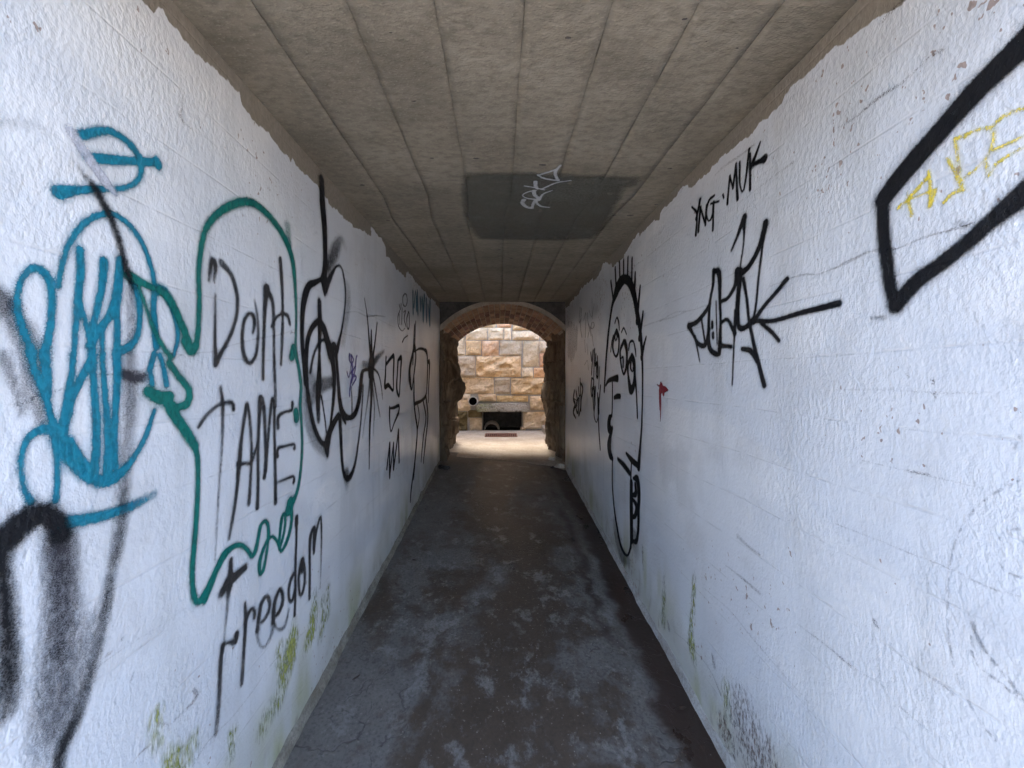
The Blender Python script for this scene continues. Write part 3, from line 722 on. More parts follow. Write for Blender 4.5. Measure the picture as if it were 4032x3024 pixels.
# ------------------------------------------------------------------ sprayed and penned marks
PAINT = {
 'smear_spray': ('L', [
  (0.0075, [(0.638,1.711,0.0327,0.5),(0.6594,1.6816,0.0386,0.5),(0.6744,1.6309,0.0407,0.5),(0.6806,1.5705,0.0376,0.45),(0.6918,1.5237,0.0192,0.5)]),
  (0.0055, [(0.6339,1.6396,0.0128,0.55),(0.6436,1.6079,0.013,0.55),(0.6521,1.5772,0.0116,0.5),(0.6594,1.5402,0.0088,0.4)]),
  (0.0071, [(0.6259,1.7403,0.0206,0.8),(0.6394,1.7291,0.0224,0.75),(0.6521,1.7135,0.0137,0.4)]),
  (0.0127, [(0.7152,1.3007,0.0513,0.85),(0.7193,1.2442,0.0536,0.8),(0.7208,1.179,0.0569,0.7),(0.7179,1.1164,0.0626,0.62),(0.7096,1.0585,0.0639,0.5),(0.7015,1.0019,0.0598,0.45),(0.6962,0.9597,0.0549,0.35),(0.691,0.8999,0.0424,0.2)]),
  (0.0084, [(0.8535,1.6405,0.0318,0.4),(0.8571,1.5486,0.0355,0.45),(0.8518,1.481,0.0356,0.4),(0.8431,1.4151,0.0352,0.4),(0.8363,1.35,0.0314,0.35),(0.8296,1.2859,0.0316,0.35),(0.8181,1.2251,0.0316,0.3)]),
  (0.0052, [(0.8397,1.6098,0.0235,0.85),(0.8679,1.5998,0.0259,0.85),(0.8884,1.6033,0.0248,0.7)]),
  (0.0133, [(0.7787,1.1173,0.0427,0.25),(0.7594,1.0545,0.0574,0.35),(0.7411,1.0014,0.0641,0.4),(0.7236,0.9507,0.0552,0.4)]),
  (0.008, [(0.6262,2.0209,0.0141,0.18),(0.6458,2.0289,0.014,0.16),(0.6709,2.0429,0.0182,0.14),(0.6981,2.047,0.0179,0.1)]),
  (0.0068, [(0.8535,1.7897,0.025,0.4),(0.8571,1.7393,0.0286,0.35),(0.8571,1.6949,0.0282,0.35),(0.8518,1.657,0.0243,0.4)]),
 ]),
 'teal_figure': ('L', [
  (0.0035, [(0.7513,2.0751,0.0184,1),(0.7767,2.0973,0.0182,1),(0.8038,2.1179,0.0163,1),(0.8363,2.1238,0.0176,1),(0.8642,2.1155,0.02,1),(0.8797,2.0932,0.018,1),(0.8789,2.0648,0.0133,1),(0.8624,2.0355,0.0114,1),(0.8363,2.0139,0.0116,1),(0.8149,2.0011,0.0123,1)]),
  (0.0027, [(0.7652,2.0406,0.021,1),(0.8069,2.0595,0.021,1),(0.8571,2.0846,0.0177,1),(0.9078,2.1108,0.0195,1),(0.9199,2.1158,0.0326,1)]),
  (0.0024, [(0.7149,1.9462,0.0266,1),(0.7275,1.9543,0.0224,1),(0.7486,1.9666,0.0161,1),(0.7767,1.9823,0.0142,1),(0.8007,1.9941,0.0132,1)]),
  (0.0028, [(0.7137,1.77,0.0101,1),(0.7179,1.8053,0.0114,1),(0.7301,1.8523,0.0117,1),(0.754,1.8997,0.0128,1),(0.7825,1.9312,0.0128,1),(0.8133,1.9485,0.0141,1),(0.8397,1.9444,0.0152,1),(0.8679,1.9276,0.0146,1),(0.8922,1.8924,0.0138,1),(0.9078,1.8487,0.0136,1),(0.9139,1.814,0.0154,1),(0.9098,1.7696,0.018,1),(0.9139,1.7194,0.0204,1),(0.9199,1.6762,0.0206,1)]),
  (0.0022, [(0.6731,1.645,0.0137,1),(0.6634,1.6734,0.0134,1),(0.655,1.7064,0.0118,1),(0.6523,1.7423,0.0101,1),(0.6602,1.773,0.01,1),(0.6753,1.7944,0.0133,1),(0.6922,1.7896,0.0172,1),(0.7009,1.7697,0.0151,1),(0.7033,1.7423,0.0143,1),(0.7009,1.6999,0.0141,1),(0.6945,1.6575,0.0153,1),(0.6911,1.641,0.0161,1)]),
  (0.0022, [(0.6687,1.6451,0.0116,1),(0.6786,1.6079,0.0119,1),(0.6934,1.5667,0.0121,1),(0.7028,1.527,0.0132,1),(0.71,1.4952,0.0167,1)]),
  (0.0022, [(0.6911,1.6466,0.0186,1),(0.6945,1.6081,0.0175,1),(0.6969,1.5693,0.0141,1)]),
  (0.0024, [(0.7499,1.8517,0.016,1),(0.7518,1.812,0.0173,1),(0.7464,1.751,0.0154,1),(0.7421,1.691,0.0119,1),(0.7384,1.6376,0.0105,1)]),
  (0.0023, [(0.7366,1.6438,0.0118,1),(0.7366,1.6145,0.0126,1),(0.7288,1.5708,0.015,1),(0.725,1.5276,0.0169,1),(0.7219,1.4906,0.0191,1)]),
  (0.0025, [(0.7961,1.8435,0.0195,1),(0.793,1.7983,0.0177,1),(0.784,1.7492,0.0161,1),(0.7752,1.7105,0.0142,1),(0.7714,1.6639,0.0144,1),(0.7738,1.6333,0.0145,1)]),
  (0.0024, [(0.7486,1.7514,0.0103,1),(0.7582,1.7171,0.0116,1),(0.768,1.682,0.0129,1),(0.7738,1.6579,0.0148,1)]),
  (0.0026, [(0.8303,1.8572,0.0195,1),(0.8269,1.8167,0.0212,1),(0.8204,1.766,0.0223,1),(0.8038,1.7242,0.0177,1),(0.7796,1.6894,0.0187,1),(0.768,1.6636,0.0168,1)]),
  (0.0026, [(0.8197,1.7658,0.0165,1),(0.8236,1.7174,0.0152,1),(0.8236,1.6489,0.018,1)]),
  (0.0025, [(0.793,1.7036,0.0091,1),(0.793,1.6471,0.0122,1)]),
  (0.0025, [(0.7738,1.646,0.0151,1),(0.7767,1.5843,0.0163,1),(0.7819,1.5219,0.0176,1),(0.7825,1.4596,0.0185,1),(0.7781,1.4046,0.0197,1)]),
  (0.0026, [(0.793,1.6471,0.0122,1),(0.7982,1.5839,0.0135,1),(0.8032,1.5198,0.0155,1),(0.8069,1.4552,0.0189,1),(0.8038,1.3949,0.0241,1)]),
  (0.0026, [(0.823,1.6489,0.0204,1),(0.8253,1.5998,0.0184,1),(0.8223,1.5343,0.0171,1),(0.8197,1.4692,0.0163,1),(0.8204,1.4136,0.0195,1)]),
  (0.0023, [(0.7694,1.6335,0.0171,1),(0.7499,1.5938,0.0166,1),(0.7353,1.5588,0.0166,1),(0.7275,1.5216,0.0184,1)]),
  (0.0028, [(0.8535,1.8237,0.0162,1),(0.8715,1.7832,0.0176,1),(0.8752,1.7317,0.0147,1),(0.865,1.6854,0.0158,1),(0.8431,1.6648,0.0196,1),(0.8246,1.6601,0.0201,1)]),
  (0.0033, [(0.7125,1.4977,0.0287,1),(0.7224,1.4703,0.0291,1),(0.7432,1.4311,0.023,1),(0.768,1.401,0.0212,1),(0.793,1.3866,0.0258,1),(0.8197,1.3892,0.0273,1),(0.85,1.4068,0.0177,1),(0.8771,1.4391,0.0143,1),(0.898,1.4746,0.0146,1),(0.9159,1.5232,0.0124,1)]),
  (0.003, [(0.7327,1.4802,0.0175,1),(0.7486,1.4478,0.0204,1),(0.7652,1.42,0.0183,1)]),
  (0.0031, [(0.9139,1.8122,0.0263,1),(0.9387,1.8123,0.0264,1),(0.9614,1.783,0.0216,1),(0.9787,1.7395,0.0171,1),(0.981,1.6969,0.0138,1),(0.9695,1.6575,0.0124,1)]),
  (0.0029, [(0.9139,1.658,0.0166,1),(0.9039,1.6213,0.0158,1),(0.9098,1.5853,0.0159,1)]),
  (0.003, [(0.9303,1.6553,0.0143,1),(0.9421,1.6222,0.0146,1),(0.9495,1.5846,0.0173,1)]),
  (0.0021, [(0.71,1.5037,0.0182,1),(0.6888,1.5087,0.0172,1),(0.6709,1.4996,0.0133,1),(0.6598,1.4763,0.0103,1),(0.6573,1.4454,0.0083,1),(0.6619,1.4127,0.0093,1),(0.672,1.3831,0.0122,1)]),
  (0.0023, [(0.71,1.4839,0.0131,1),(0.7117,1.4439,0.0112,1),(0.7117,1.4071,0.0114,1),(0.7088,1.374,0.0125,1)]),
  (0.0039, [(0.7162,1.3275,0.0235,1),(0.7353,1.326,0.0254,1),(0.7767,1.3184,0.0238,1),(0.823,1.3147,0.0227,0.95),(0.8679,1.3164,0.0212,0.9),(0.9139,1.325,0.0187,0.4)]),
 ]),
 'green_outline': ('L', [
  (0.0031, [(0.8483,1.8273,0.0245,1),(0.8789,1.8198,0.02,1),(0.9078,1.8133,0.0158,1)]),
  (0.0035, [(0.9261,1.8132,0.0214,1),(0.9517,1.8001,0.0251,1),(0.9718,1.7734,0.0238,1),(0.9976,1.7303,0.0245,1),(1.0197,1.6885,0.0276,1)]),
  (0.0047, [(1.0001,1.6982,0.0192,1),(1.0138,1.6786,0.021,1),(1.0271,1.6698,0.0208,1),(1.0403,1.6823,0.0239,1),(1.0487,1.7297,0.021,1),(1.053,1.8141,0.0196,1),(1.0517,1.8808,0.0191,1),(1.056,1.9324,0.0197,1),(1.066,1.9865,0.0211,1),(1.0838,2.0309,0.0208,1),(1.1214,2.0798,0.0241,1),(1.1669,2.1216,0.026,1),(1.2221,2.1606,0.0268,1),(1.2763,2.1827,0.0275,1),(1.3288,2.1854,0.0272,1),(1.3857,2.1752,0.0296,1),(1.4477,2.1502,0.0328,1),(1.498,2.1097,0.0343,1),(1.529,2.057,0.0305,1),(1.5427,1.9628,0.0225,1),(1.5473,1.8653,0.0167,1),(1.5436,1.7664,0.0147,1),(1.5445,1.7075,0.0222,1),(1.566,1.6391,0.0167,1),(1.5803,1.5892,0.0187,1)]),
  (0.0067, [(1.4894,2.1874,0.0463,0.4),(1.498,2.1574,0.0373,0.4),(1.5067,2.1271,0.0281,0.5)]),
  (0.0032, [(1.5359,1.7035,0.0174,1),(1.5661,1.6432,0.0172,1),(1.5841,1.568,0.0181,1),(1.5781,1.4865,0.0216,1),(1.5865,1.429,0.0192,1),(1.5926,1.3396,0.0184,1),(1.5878,1.2645,0.0186,1),(1.5745,1.1921,0.0187,1),(1.5509,1.1365,0.0218,1),(1.5168,1.1044,0.029,1)]),
  (0.0031, [(1.5451,1.4642,0.0381,1),(1.5497,1.4392,0.0405,1)]),
  (0.003, [(1.5057,1.114,0.0468,1),(1.4949,1.0878,0.0465,1)]),
  (0.0029, [(1.5245,1.7206,0.0344,1),(1.5155,1.6861,0.0376,1)]),
  (0.0026, [(1.5083,1.1008,0.0222,1),(1.5185,1.0529,0.0207,1),(1.5053,1.0026,0.0199,1),(1.4786,0.9645,0.0207,1),(1.4454,0.9496,0.0125,1),(1.4343,0.9835,0.016,1),(1.4407,1.0282,0.0176,1),(1.45,1.0723,0.0203,1),(1.4642,1.0859,0.0107,1),(1.4738,1.0529,0.0156,1),(1.4623,1.0036,0.0167,1),(1.4435,0.9743,0.0166,1)]),
  (0.0029, [(1.4362,0.9669,0.012,1),(1.4181,1.0009,0.0116,1),(1.3917,1.0273,0.0102,1),(1.3647,1.0274,0.0158,1),(1.338,1.0053,0.0179,1),(1.3168,0.9713,0.0188,1),(1.3168,0.9327,0.0169,1),(1.3356,0.933,0.0181,1),(1.35,0.9654,0.0163,1),(1.3623,1.0095,0.016,1),(1.3681,1.047,0.0183,1),(1.3623,1.0843,0.0155,1),(1.342,1.1018,0.0125,1),(1.3199,1.0907,0.0187,1),(1.3092,1.0565,0.0184,1),(1.2971,1.0235,0.0237,1),(1.2772,1.0099,0.0182,1),(1.2523,1.0411,0.0163,1),(1.2184,1.0718,0.0159,1),(1.1801,1.0807,0.0202,1),(1.1441,1.0739,0.0228,1),(1.1169,1.0463,0.0223,1),(1.0941,1.0136,0.0219,1),(1.0706,0.983,0.0227,1)]),
  (0.0029, [(1.1566,1.0748,0.0217,1),(1.119,1.0472,0.0226,1),(1.0896,1.0184,0.0235,1),(1.0644,0.9959,0.0264,1),(1.0455,0.9911,0.0175,1),(1.031,1.0169,0.0189,1),(1.0258,1.0606,0.0189,1),(1.0274,1.1089,0.0191,1),(1.0351,1.167,0.0195,1),(1.0429,1.2468,0.0183,1),(1.0482,1.3285,0.017,1),(1.0445,1.3959,0.0188,1),(1.0198,1.4393,0.0227,1),(0.9834,1.4862,0.0207,1),(0.9562,1.5217,0.0177,1)]),
  (0.0037, [(0.8999,1.5693,0.0288,1),(0.9303,1.5534,0.035,1),(0.9605,1.5557,0.027,1)]),
  (0.0036, [(0.9561,1.6378,0.0203,1),(0.988,1.6037,0.0202,1),(1.0197,1.5693,0.0233,1),(1.0147,1.5351,0.0235,1),(0.9787,1.5276,0.0216,1),(0.943,1.549,0.0228,1)]),
  (0.0036, [(0.9452,1.5508,0.0282,1),(0.9741,1.5105,0.0257,1),(1.0122,1.4586,0.0268,1),(1.0402,1.4175,0.0223,1)]),
  (0.0029, [(0.8734,1.8062,0.0119,0.9),(0.8884,1.7691,0.0113,0.9),(0.9078,1.7222,0.0124,0.9),(0.9345,1.6811,0.0152,0.9),(0.9605,1.6528,0.0172,0.9)]),
 ]),
 'black_arch': ('L', [
  (0.0064, [(0.6028,1.194,0.0245,1),(0.6068,1.2728,0.026,1),(0.6211,1.3206,0.0365,1),(0.6383,1.3357,0.0502,1),(0.6519,1.347,0.0472,1),(0.666,1.3556,0.0486,1),(0.6871,1.357,0.0425,1),(0.7069,1.3374,0.0378,1),(0.7165,1.3098,0.0375,0.9)]),
  (0.0075, [(0.6307,1.3248,0.0234,1),(0.6328,1.2729,0.0232,0.97),(0.6372,1.2136,0.0255,0.95),(0.6405,1.1542,0.0262,0.9),(0.6405,1.0969,0.0346,0.8),(0.6361,1.0492,0.0381,0.55)]),
  (0.0029, [(0.7327,2.021,0.0029,0.2),(0.7568,2.0032,0.0074,0.45),(0.7796,1.9828,0.0181,0.9),(0.8007,1.9533,0.0172,0.9),(0.8214,1.9133,0.0148,0.85),(0.8346,1.8685,0.0146,0.85),(0.8466,1.8286,0.0172,0.9),(0.8571,1.8007,0.0152,0.5)]),
  (0.007, [(0.8409,1.3648,0.0212,0.3),(0.8352,1.2991,0.0214,0.34),(0.824,1.2368,0.0226,0.4),(0.8077,1.1789,0.0219,0.55),(0.8007,1.1252,0.0207,0.65),(0.7904,1.0783,0.0219,0.42),(0.7803,1.0395,0.0222,0.45),(0.7696,1.0059,0.0218,0.5),(0.7563,0.9722,0.0245,0.5),(0.7411,0.9384,0.0276,0.72),(0.7264,0.9157,0.0283,0.85),(0.7165,0.8961,0.0223,0.9),(0.7118,0.8593,0.0175,0.85)]),
  (0.0045, [(0.7152,1.0991,0.0139,0.4),(0.7152,1.0735,0.0139,0.3)]),
 ]),
 'pale_strip': ('L', [
  (0.0019, [(0.7327,2.072,0.0189,0.6),(0.754,2.0498,0.0203,0.8),(0.7767,2.0277,0.0202,0.8),(0.8038,2.0043,0.0194,0.7),(0.8214,1.9935,0.0107,0.5)]),
 ]),
 'tame_lettering': ('L', [
  (0.0032, [(1.0875,1.8783,0.0113,0.7),(1.0939,1.9165,0.017,0.9),(1.1023,1.9393,0.0195,0.95),(1.1127,1.9255,0.0206,0.9),(1.108,1.88,0.0092,0.6)]),
  (0.0025, [(1.1127,1.8422,0.0077,0.7),(1.1127,1.7908,0.0096,0.85),(1.1118,1.7198,0.0124,0.95),(1.1142,1.6491,0.0163,0.95)]),
  (0.0031, [(1.1387,1.9421,0.0233,0.7),(1.1722,1.925,0.0182,0.8),(1.1939,1.896,0.0174,0.85),(1.2078,1.8533,0.0161,0.9),(1.205,1.8028,0.015,0.9),(1.1884,1.7546,0.0138,0.9),(1.1617,1.7086,0.0146,0.9),(1.1362,1.6754,0.0159,0.95),(1.1142,1.6413,0.0201,0.95)]),
  (0.0032, [(1.2795,1.7534,0.0117,0.8),(1.289,1.78,0.0165,0.85),(1.2839,1.8079,0.0186,0.9),(1.2638,1.8135,0.0118,0.9),(1.2426,1.7933,0.0145,0.9),(1.2308,1.7523,0.016,0.9),(1.2308,1.7091,0.0165,0.9),(1.2408,1.6685,0.0193,0.9),(1.2651,1.6497,0.0153,0.9),(1.2903,1.6692,0.0158,0.9),(1.3033,1.7073,0.0154,0.85),(1.3066,1.7616,0.0145,0.8),(1.302,1.815,0.0134,0.7),(1.289,1.8621,0.0106,0.4)]),
  (0.0034, [(1.3531,1.9161,0.0378,0.92),(1.346,1.8737,0.0246,0.92),(1.3391,1.787,0.0178,0.92),(1.3356,1.7014,0.0165,0.92),(1.3356,1.5993,0.0152,0.92)]),
  (0.0035, [(1.3566,1.9061,0.0222,0.9),(1.3761,1.8951,0.0234,0.9),(1.3894,1.8604,0.0198,0.85),(1.3931,1.7945,0.0166,0.8),(1.3969,1.6838,0.0136,0.8),(1.4007,1.5908,0.0106,0.7)]),
  (0.0032, [(1.4381,2.0458,0.0213,0.9),(1.4437,1.9855,0.0213,0.9),(1.4477,1.8944,0.0163,0.85),(1.4477,1.7791,0.0177,0.85),(1.4397,1.652,0.0144,0.8)]),
  (0.0032, [(1.3798,1.7861,0.0105,0.85),(1.4083,1.8227,0.0127,0.85),(1.4477,1.8436,0.0118,0.85),(1.4851,1.8395,0.0181,0.85),(1.498,1.8116,0.0138,0.85)]),
  (0.0028, [(1.3989,1.6832,0.0114,0.7),(1.4055,1.5996,0.0134,0.7),(1.4055,1.4989,0.021,0.7)]),
  (0.0027, [(1.1325,1.5749,0.0111,0.8),(1.1406,1.5179,0.0151,0.9),(1.1362,1.3961,0.0101,0.6),(1.1263,1.3082,0.0088,0.5),(1.116,1.1776,0.0087,0.4),(1.1071,1.0752,0.0074,0.35)]),
  (0.0031, [(1.0498,1.4681,0.0114,0.9),(1.0782,1.4967,0.0123,0.8),(1.1251,1.5226,0.0115,0.8),(1.1796,1.5255,0.0132,0.9),(1.1864,1.5052,0.0155,0.9)]),
  (0.003, [(1.1663,1.1144,0.0115,0.7),(1.183,1.1711,0.0145,0.85),(1.2001,1.2509,0.0159,0.9),(1.2107,1.3346,0.0218,0.95),(1.225,1.4192,0.0148,0.9),(1.2419,1.4909,0.0165,0.9),(1.2509,1.516,0.0165,0.95),(1.2639,1.4638,0.0151,0.85),(1.2717,1.3718,0.014,0.85),(1.267,1.2718,0.0142,0.85),(1.2585,1.1913,0.0189,0.8)]),
  (0.003, [(1.2036,1.3323,0.017,0.85),(1.2397,1.3257,0.012,0.85),(1.274,1.3257,0.0137,0.85),(1.3103,1.3962,0.0116,0.85)]),
  (0.0032, [(1.3021,1.1616,0.0183,0.9),(1.3062,1.2616,0.0166,0.9),(1.3062,1.3656,0.0149,0.9),(1.3145,1.4688,0.0185,0.9),(1.3212,1.5302,0.0283,0.9),(1.3374,1.5038,0.0218,0.9),(1.3461,1.4121,0.0156,0.9),(1.3487,1.3043,0.0195,0.9),(1.34,1.2555,0.0198,0.9)]),
  (0.0033, [(1.3487,1.2774,0.0144,0.9),(1.3621,1.3827,0.0146,0.9),(1.3756,1.4737,0.0166,0.9),(1.3876,1.525,0.0186,0.9),(1.3989,1.4938,0.0187,0.9),(1.3989,1.4047,0.0151,0.9),(1.4036,1.2923,0.017,0.9),(1.4055,1.1463,0.0209,0.9)]),
  (0.0035, [(1.4229,1.4183,0.0176,0.9),(1.4229,1.4568,0.0204,0.9),(1.458,1.4707,0.0116,0.9),(1.5112,1.4756,0.0142,0.9),(1.5179,1.5017,0.0199,0.9)]),
  (0.0035, [(1.4181,1.3128,0.0177,0.9),(1.42,1.3407,0.0162,0.9),(1.4684,1.3412,0.0109,0.9),(1.528,1.338,0.012,0.9),(1.5314,1.3222,0.0193,0.9)]),
  (0.0036, [(1.4036,1.2168,0.0097,0.6),(1.458,1.2153,0.0112,0.8),(1.5246,1.2111,0.0116,0.9),(1.5268,1.1893,0.0196,0.9)]),
  (0.0034, [(1.174,1.046,0.0164,1),(1.1715,1.0064,0.0219,1),(1.1648,0.9671,0.0273,1),(1.1588,0.9279,0.0142,0.6),(1.15,0.8699,0.0103,0.5),(1.143,0.8263,0.0089,0.4)]),
  (0.0039, [(1.1326,0.966,0.0269,0.85),(1.1588,0.9823,0.0369,1),(1.1926,0.9861,0.0303,1),(1.2399,0.9908,0.0242,0.9)]),
  (0.0035, [(1.1337,0.8097,0.0111,0.8),(1.1618,0.802,0.0099,0.85),(1.1939,0.783,0.0196,1),(1.1977,0.8024,0.0228,1)]),
  (0.0033, [(1.1395,0.8098,0.0186,0.95),(1.1315,0.7781,0.0185,0.95),(1.1281,0.7186,0.0164,0.9),(1.1258,0.6586,0.0167,0.8),(1.1196,0.6022,0.0175,0.7),(1.113,0.5694,0.0129,0.5)]),
  (0.0032, [(1.2372,0.8757,0.0118,0.9),(1.2399,0.8264,0.0164,0.95),(1.2372,0.7693,0.017,0.95),(1.2318,0.7052,0.0157,0.85),(1.2251,0.6271,0.0171,0.8)]),
  (0.0033, [(1.2399,0.8128,0.0169,0.92),(1.2537,0.8339,0.0202,0.92),(1.2736,0.8371,0.0117,0.92),(1.286,0.8203,0.0142,0.92),(1.2845,0.801,0.0169,0.92)]),
  (0.004, [(1.3016,0.7475,0.0219,0.8),(1.3107,0.7919,0.021,0.9),(1.3246,0.826,0.0224,0.9),(1.3541,0.8321,0.0113,0.9),(1.3731,0.7987,0.0183,0.9),(1.3631,0.7696,0.0201,0.8),(1.3356,0.7594,0.0151,0.8),(1.3145,0.7645,0.01,0.7)]),
  (0.0044, [(1.2993,0.7513,0.0126,0.6),(1.3122,0.6949,0.0092,0.4),(1.342,0.6621,0.0093,0.35),(1.3747,0.6719,0.0186,0.4),(1.3935,0.7,0.0213,0.6)]),
  (0.0043, [(1.3917,0.7215,0.0262,0.92),(1.4004,0.7776,0.0266,0.92),(1.4316,0.8117,0.0185,0.92),(1.4547,0.7803,0.0184,0.92),(1.45,0.7485,0.0245,0.92),(1.427,0.7306,0.0207,0.92),(1.4022,0.7329,0.0151,0.92)]),
  (0.0043, [(1.3917,0.7215,0.0116,0.8),(1.4198,0.6752,0.0076,0.6),(1.4642,0.6544,0.0161,0.6),(1.4953,0.7,0.0144,0.5)]),
  (0.0033, [(1.5361,0.8227,0.0194,0.9),(1.5134,0.811,0.0211,0.9),(1.4953,0.7766,0.0195,0.9),(1.4993,0.736,0.0142,0.9),(1.5195,0.7232,0.0189,0.9),(1.5403,0.7518,0.0198,0.9)]),
  (0.0028, [(1.5499,1.0416,0.0192,0.92),(1.5499,0.9565,0.0151,0.92),(1.5446,0.8456,0.0172,0.92),(1.5425,0.7337,0.0173,0.92),(1.5372,0.6551,0.0175,0.92)]),
  (0.0028, [(1.5499,1.036,0.0235,1),(1.5499,1.0133,0.0235,1)]),
  (0.0035, [(1.5961,0.8439,0.0281,0.9),(1.577,0.8182,0.0224,0.9),(1.5683,0.7709,0.0175,0.9),(1.577,0.7143,0.0148,0.9),(1.5995,0.7122,0.0235,0.9),(1.6167,0.7512,0.0199,0.9),(1.6132,0.8062,0.0201,0.9),(1.5961,0.8409,0.0229,0.9)]),
  (0.0047, [(1.5972,0.8404,0.0299,0.9),(1.5961,0.8029,0.0276,0.9)]),
  (0.0031, [(1.6584,0.6534,0.022,0.9),(1.6584,0.7597,0.0194,0.9),(1.6559,0.8519,0.0196,0.9),(1.6608,0.9165,0.0266,0.9),(1.6832,0.9455,0.017,0.9),(1.6933,0.928,0.0309,0.9),(1.6933,0.8784,0.028,0.9),(1.6933,0.8337,0.0204,0.9)]),
  (0.0032, [(1.6959,0.8649,0.0195,0.8),(1.7088,0.9093,0.0198,0.8),(1.7284,0.952,0.0199,0.85),(1.7486,0.9688,0.0149,0.9),(1.7595,0.9146,0.0184,0.85),(1.7623,0.8361,0.0164,0.7),(1.7623,0.7393,0.014,0.5),(1.7554,0.643,0.0114,0.3)]),
 ]),
 'black_character': ('L', [
  (0.0038, [(1.7809,2.5201,0.0458,1),(1.7909,2.414,0.0596,1),(1.8113,2.3108,0.0515,1),(1.8175,2.191,0.0412,1),(1.8072,2.0942,0.0513,1),(1.8011,2.0552,0.073,1),(1.8051,1.9955,0.0207,1)]),
  (0.0032, [(1.7887,2.065,0.02,1),(1.7146,2.0286,0.0274,1),(1.6596,2.0017,0.036,1),(1.627,1.9582,0.0459,1),(1.6031,1.8954,0.0397,1),(1.5932,1.8112,0.0329,1),(1.5957,1.7353,0.0309,1),(1.6081,1.6595,0.0311,1),(1.6206,1.5825,0.0314,1)]),
  (0.004, [(1.8122,2.017,0.0413,1),(1.8611,2.0838,0.0375,0.9),(1.9396,2.166,0.0121,0.75),(1.9957,2.1728,0.0159,0.75),(2.0309,2.1118,0.0186,0.8),(2.045,2.0339,0.016,0.85),(2.025,1.9329,0.0146,0.9),(1.9861,1.8316,0.0201,0.9),(1.9396,1.7451,0.0411,0.95)]),
  (0.0144, [(1.8427,2.1325,0.0577,0.75),(1.9205,2.2345,0.0813,0.6),(1.9926,2.315,0.0442,0.35),(2.0437,2.3016,0.0443,0.15)]),
  (0.013, [(2.0654,2.0876,0.0764,0.2),(2.0799,2.0082,0.0733,0.28),(2.045,1.8955,0.0667,0.25),(2.0112,1.7945,0.0652,0.2)]),
  (0.0035, [(1.627,1.6991,0.0324,1),(1.6399,1.7651,0.0356,1),(1.673,1.8151,0.032,1),(1.7362,1.8564,0.0314,1),(1.7887,1.8357,0.0486,1),(1.8282,1.7768,0.0567,1),(1.8661,1.7173,0.0673,1)]),
  (0.0038, [(1.8695,1.7361,0.0699,1),(1.89,1.6699,0.0511,1),(1.9039,1.587,0.042,1),(1.8952,1.4966,0.0346,1),(1.8695,1.4012,0.0236,1),(1.8445,1.3157,0.0361,1),(1.817,1.273,0.0526,1)]),
  (0.0033, [(1.627,1.712,0.0319,1),(1.6257,1.6342,0.0319,1),(1.6399,1.5431,0.0304,1),(1.6663,1.456,0.031,1),(1.7005,1.3785,0.029,1),(1.7509,1.3148,0.0252,1),(1.8012,1.288,0.0258,1)]),
  (0.0042, [(1.6623,1.6284,0.0202,0.85),(1.6894,1.6995,0.019,0.85),(1.7435,1.7603,0.0172,0.85),(1.7965,1.7795,0.0166,0.85),(1.8495,1.7531,0.026,0.85)]),
  (0.0042, [(1.7509,1.9471,0.0416,0.8),(1.7524,1.8532,0.0444,1),(1.7465,1.7133,0.0235,1),(1.7406,1.5743,0.0556,1),(1.7333,1.4985,0.0436,0.95),(1.7362,1.4119,0.0348,0.7)]),
  (0.0029, [(1.7658,1.5177,0.0129,0.95),(1.7965,1.4233,0.0118,0.95),(1.8122,1.346,0.0106,0.95)]),
  (0.0097, [(1.6596,1.5028,0.0688,0.45),(1.7435,1.5604,0.076,0.55),(1.89,1.5834,0.0597,0.6)]),
  (0.0094, [(1.6596,1.6151,0.0673,0.35),(1.6867,1.5818,0.057,0.35)]),
  (0.0033, [(1.878,1.7218,0.0696,1),(1.8952,1.7682,0.0252,1),(1.9234,1.7516,0.0342,1),(1.9323,1.6869,0.0324,1),(1.9506,1.5867,0.0362,1),(1.9691,1.4925,0.0439,1),(2.0093,1.4183,0.049,1),(2.0968,1.3854,0.0282,1),(2.19,1.402,0.0448,1),(2.247,1.4684,0.0515,1),(2.2717,1.5484,0.0507,1),(2.2944,1.6209,0.0488,1),(2.3332,1.6491,0.0212,1),(2.4491,1.6565,0.0196,1)]),
  (0.004, [(1.8202,1.2398,0.0311,0.9),(1.8138,1.2916,0.0581,1),(1.8528,1.344,0.051,1),(1.9216,1.3941,0.0417,1),(1.9654,1.4051,0.0396,1),(1.9785,1.3345,0.0388,1),(1.988,1.2303,0.0332,1),(2.0073,1.1308,0.0301,1),(2.0511,1.07,0.0286,0.95),(2.1183,1.061,0.0431,0.9),(2.1854,1.1153,0.0353,0.75),(2.2325,1.2115,0.0288,0.7),(2.2717,1.3132,0.025,0.7),(2.2969,1.4472,0.0229,0.7),(2.3123,1.5566,0.0205,0.8)]),
  (0.0116, [(2.0551,1.0869,0.0744,0.6),(2.0758,1.0074,0.0563,0.1)]),
  (0.012, [(1.6206,1.5438,0.0746,0.25),(1.6399,1.4452,0.0732,0.35),(1.6798,1.3545,0.0656,0.4),(1.7435,1.2897,0.0531,0.4),(1.8202,1.247,0.0406,0.3)]),
  (0.0041, [(2.0151,1.4018,0.0459,1),(2.045,1.3622,0.0186,1)]),
  (0.0034, [(2.1291,1.5516,0.013,0.6),(2.1402,1.4747,0.0176,0.6),(2.1402,1.3895,0.0177,0.6)]),
  (0.0059, [(2.4637,1.696,0.104,1),(2.4549,1.6371,0.1036,1)]),
  (0.0039, [(2.4579,1.9062,0.0176,0.8),(2.4637,1.6715,0.0704,1),(2.4579,1.4659,0.038,1),(2.4376,1.2729,0.0289,0.95),(2.4262,1.0329,0.0144,0.7)]),
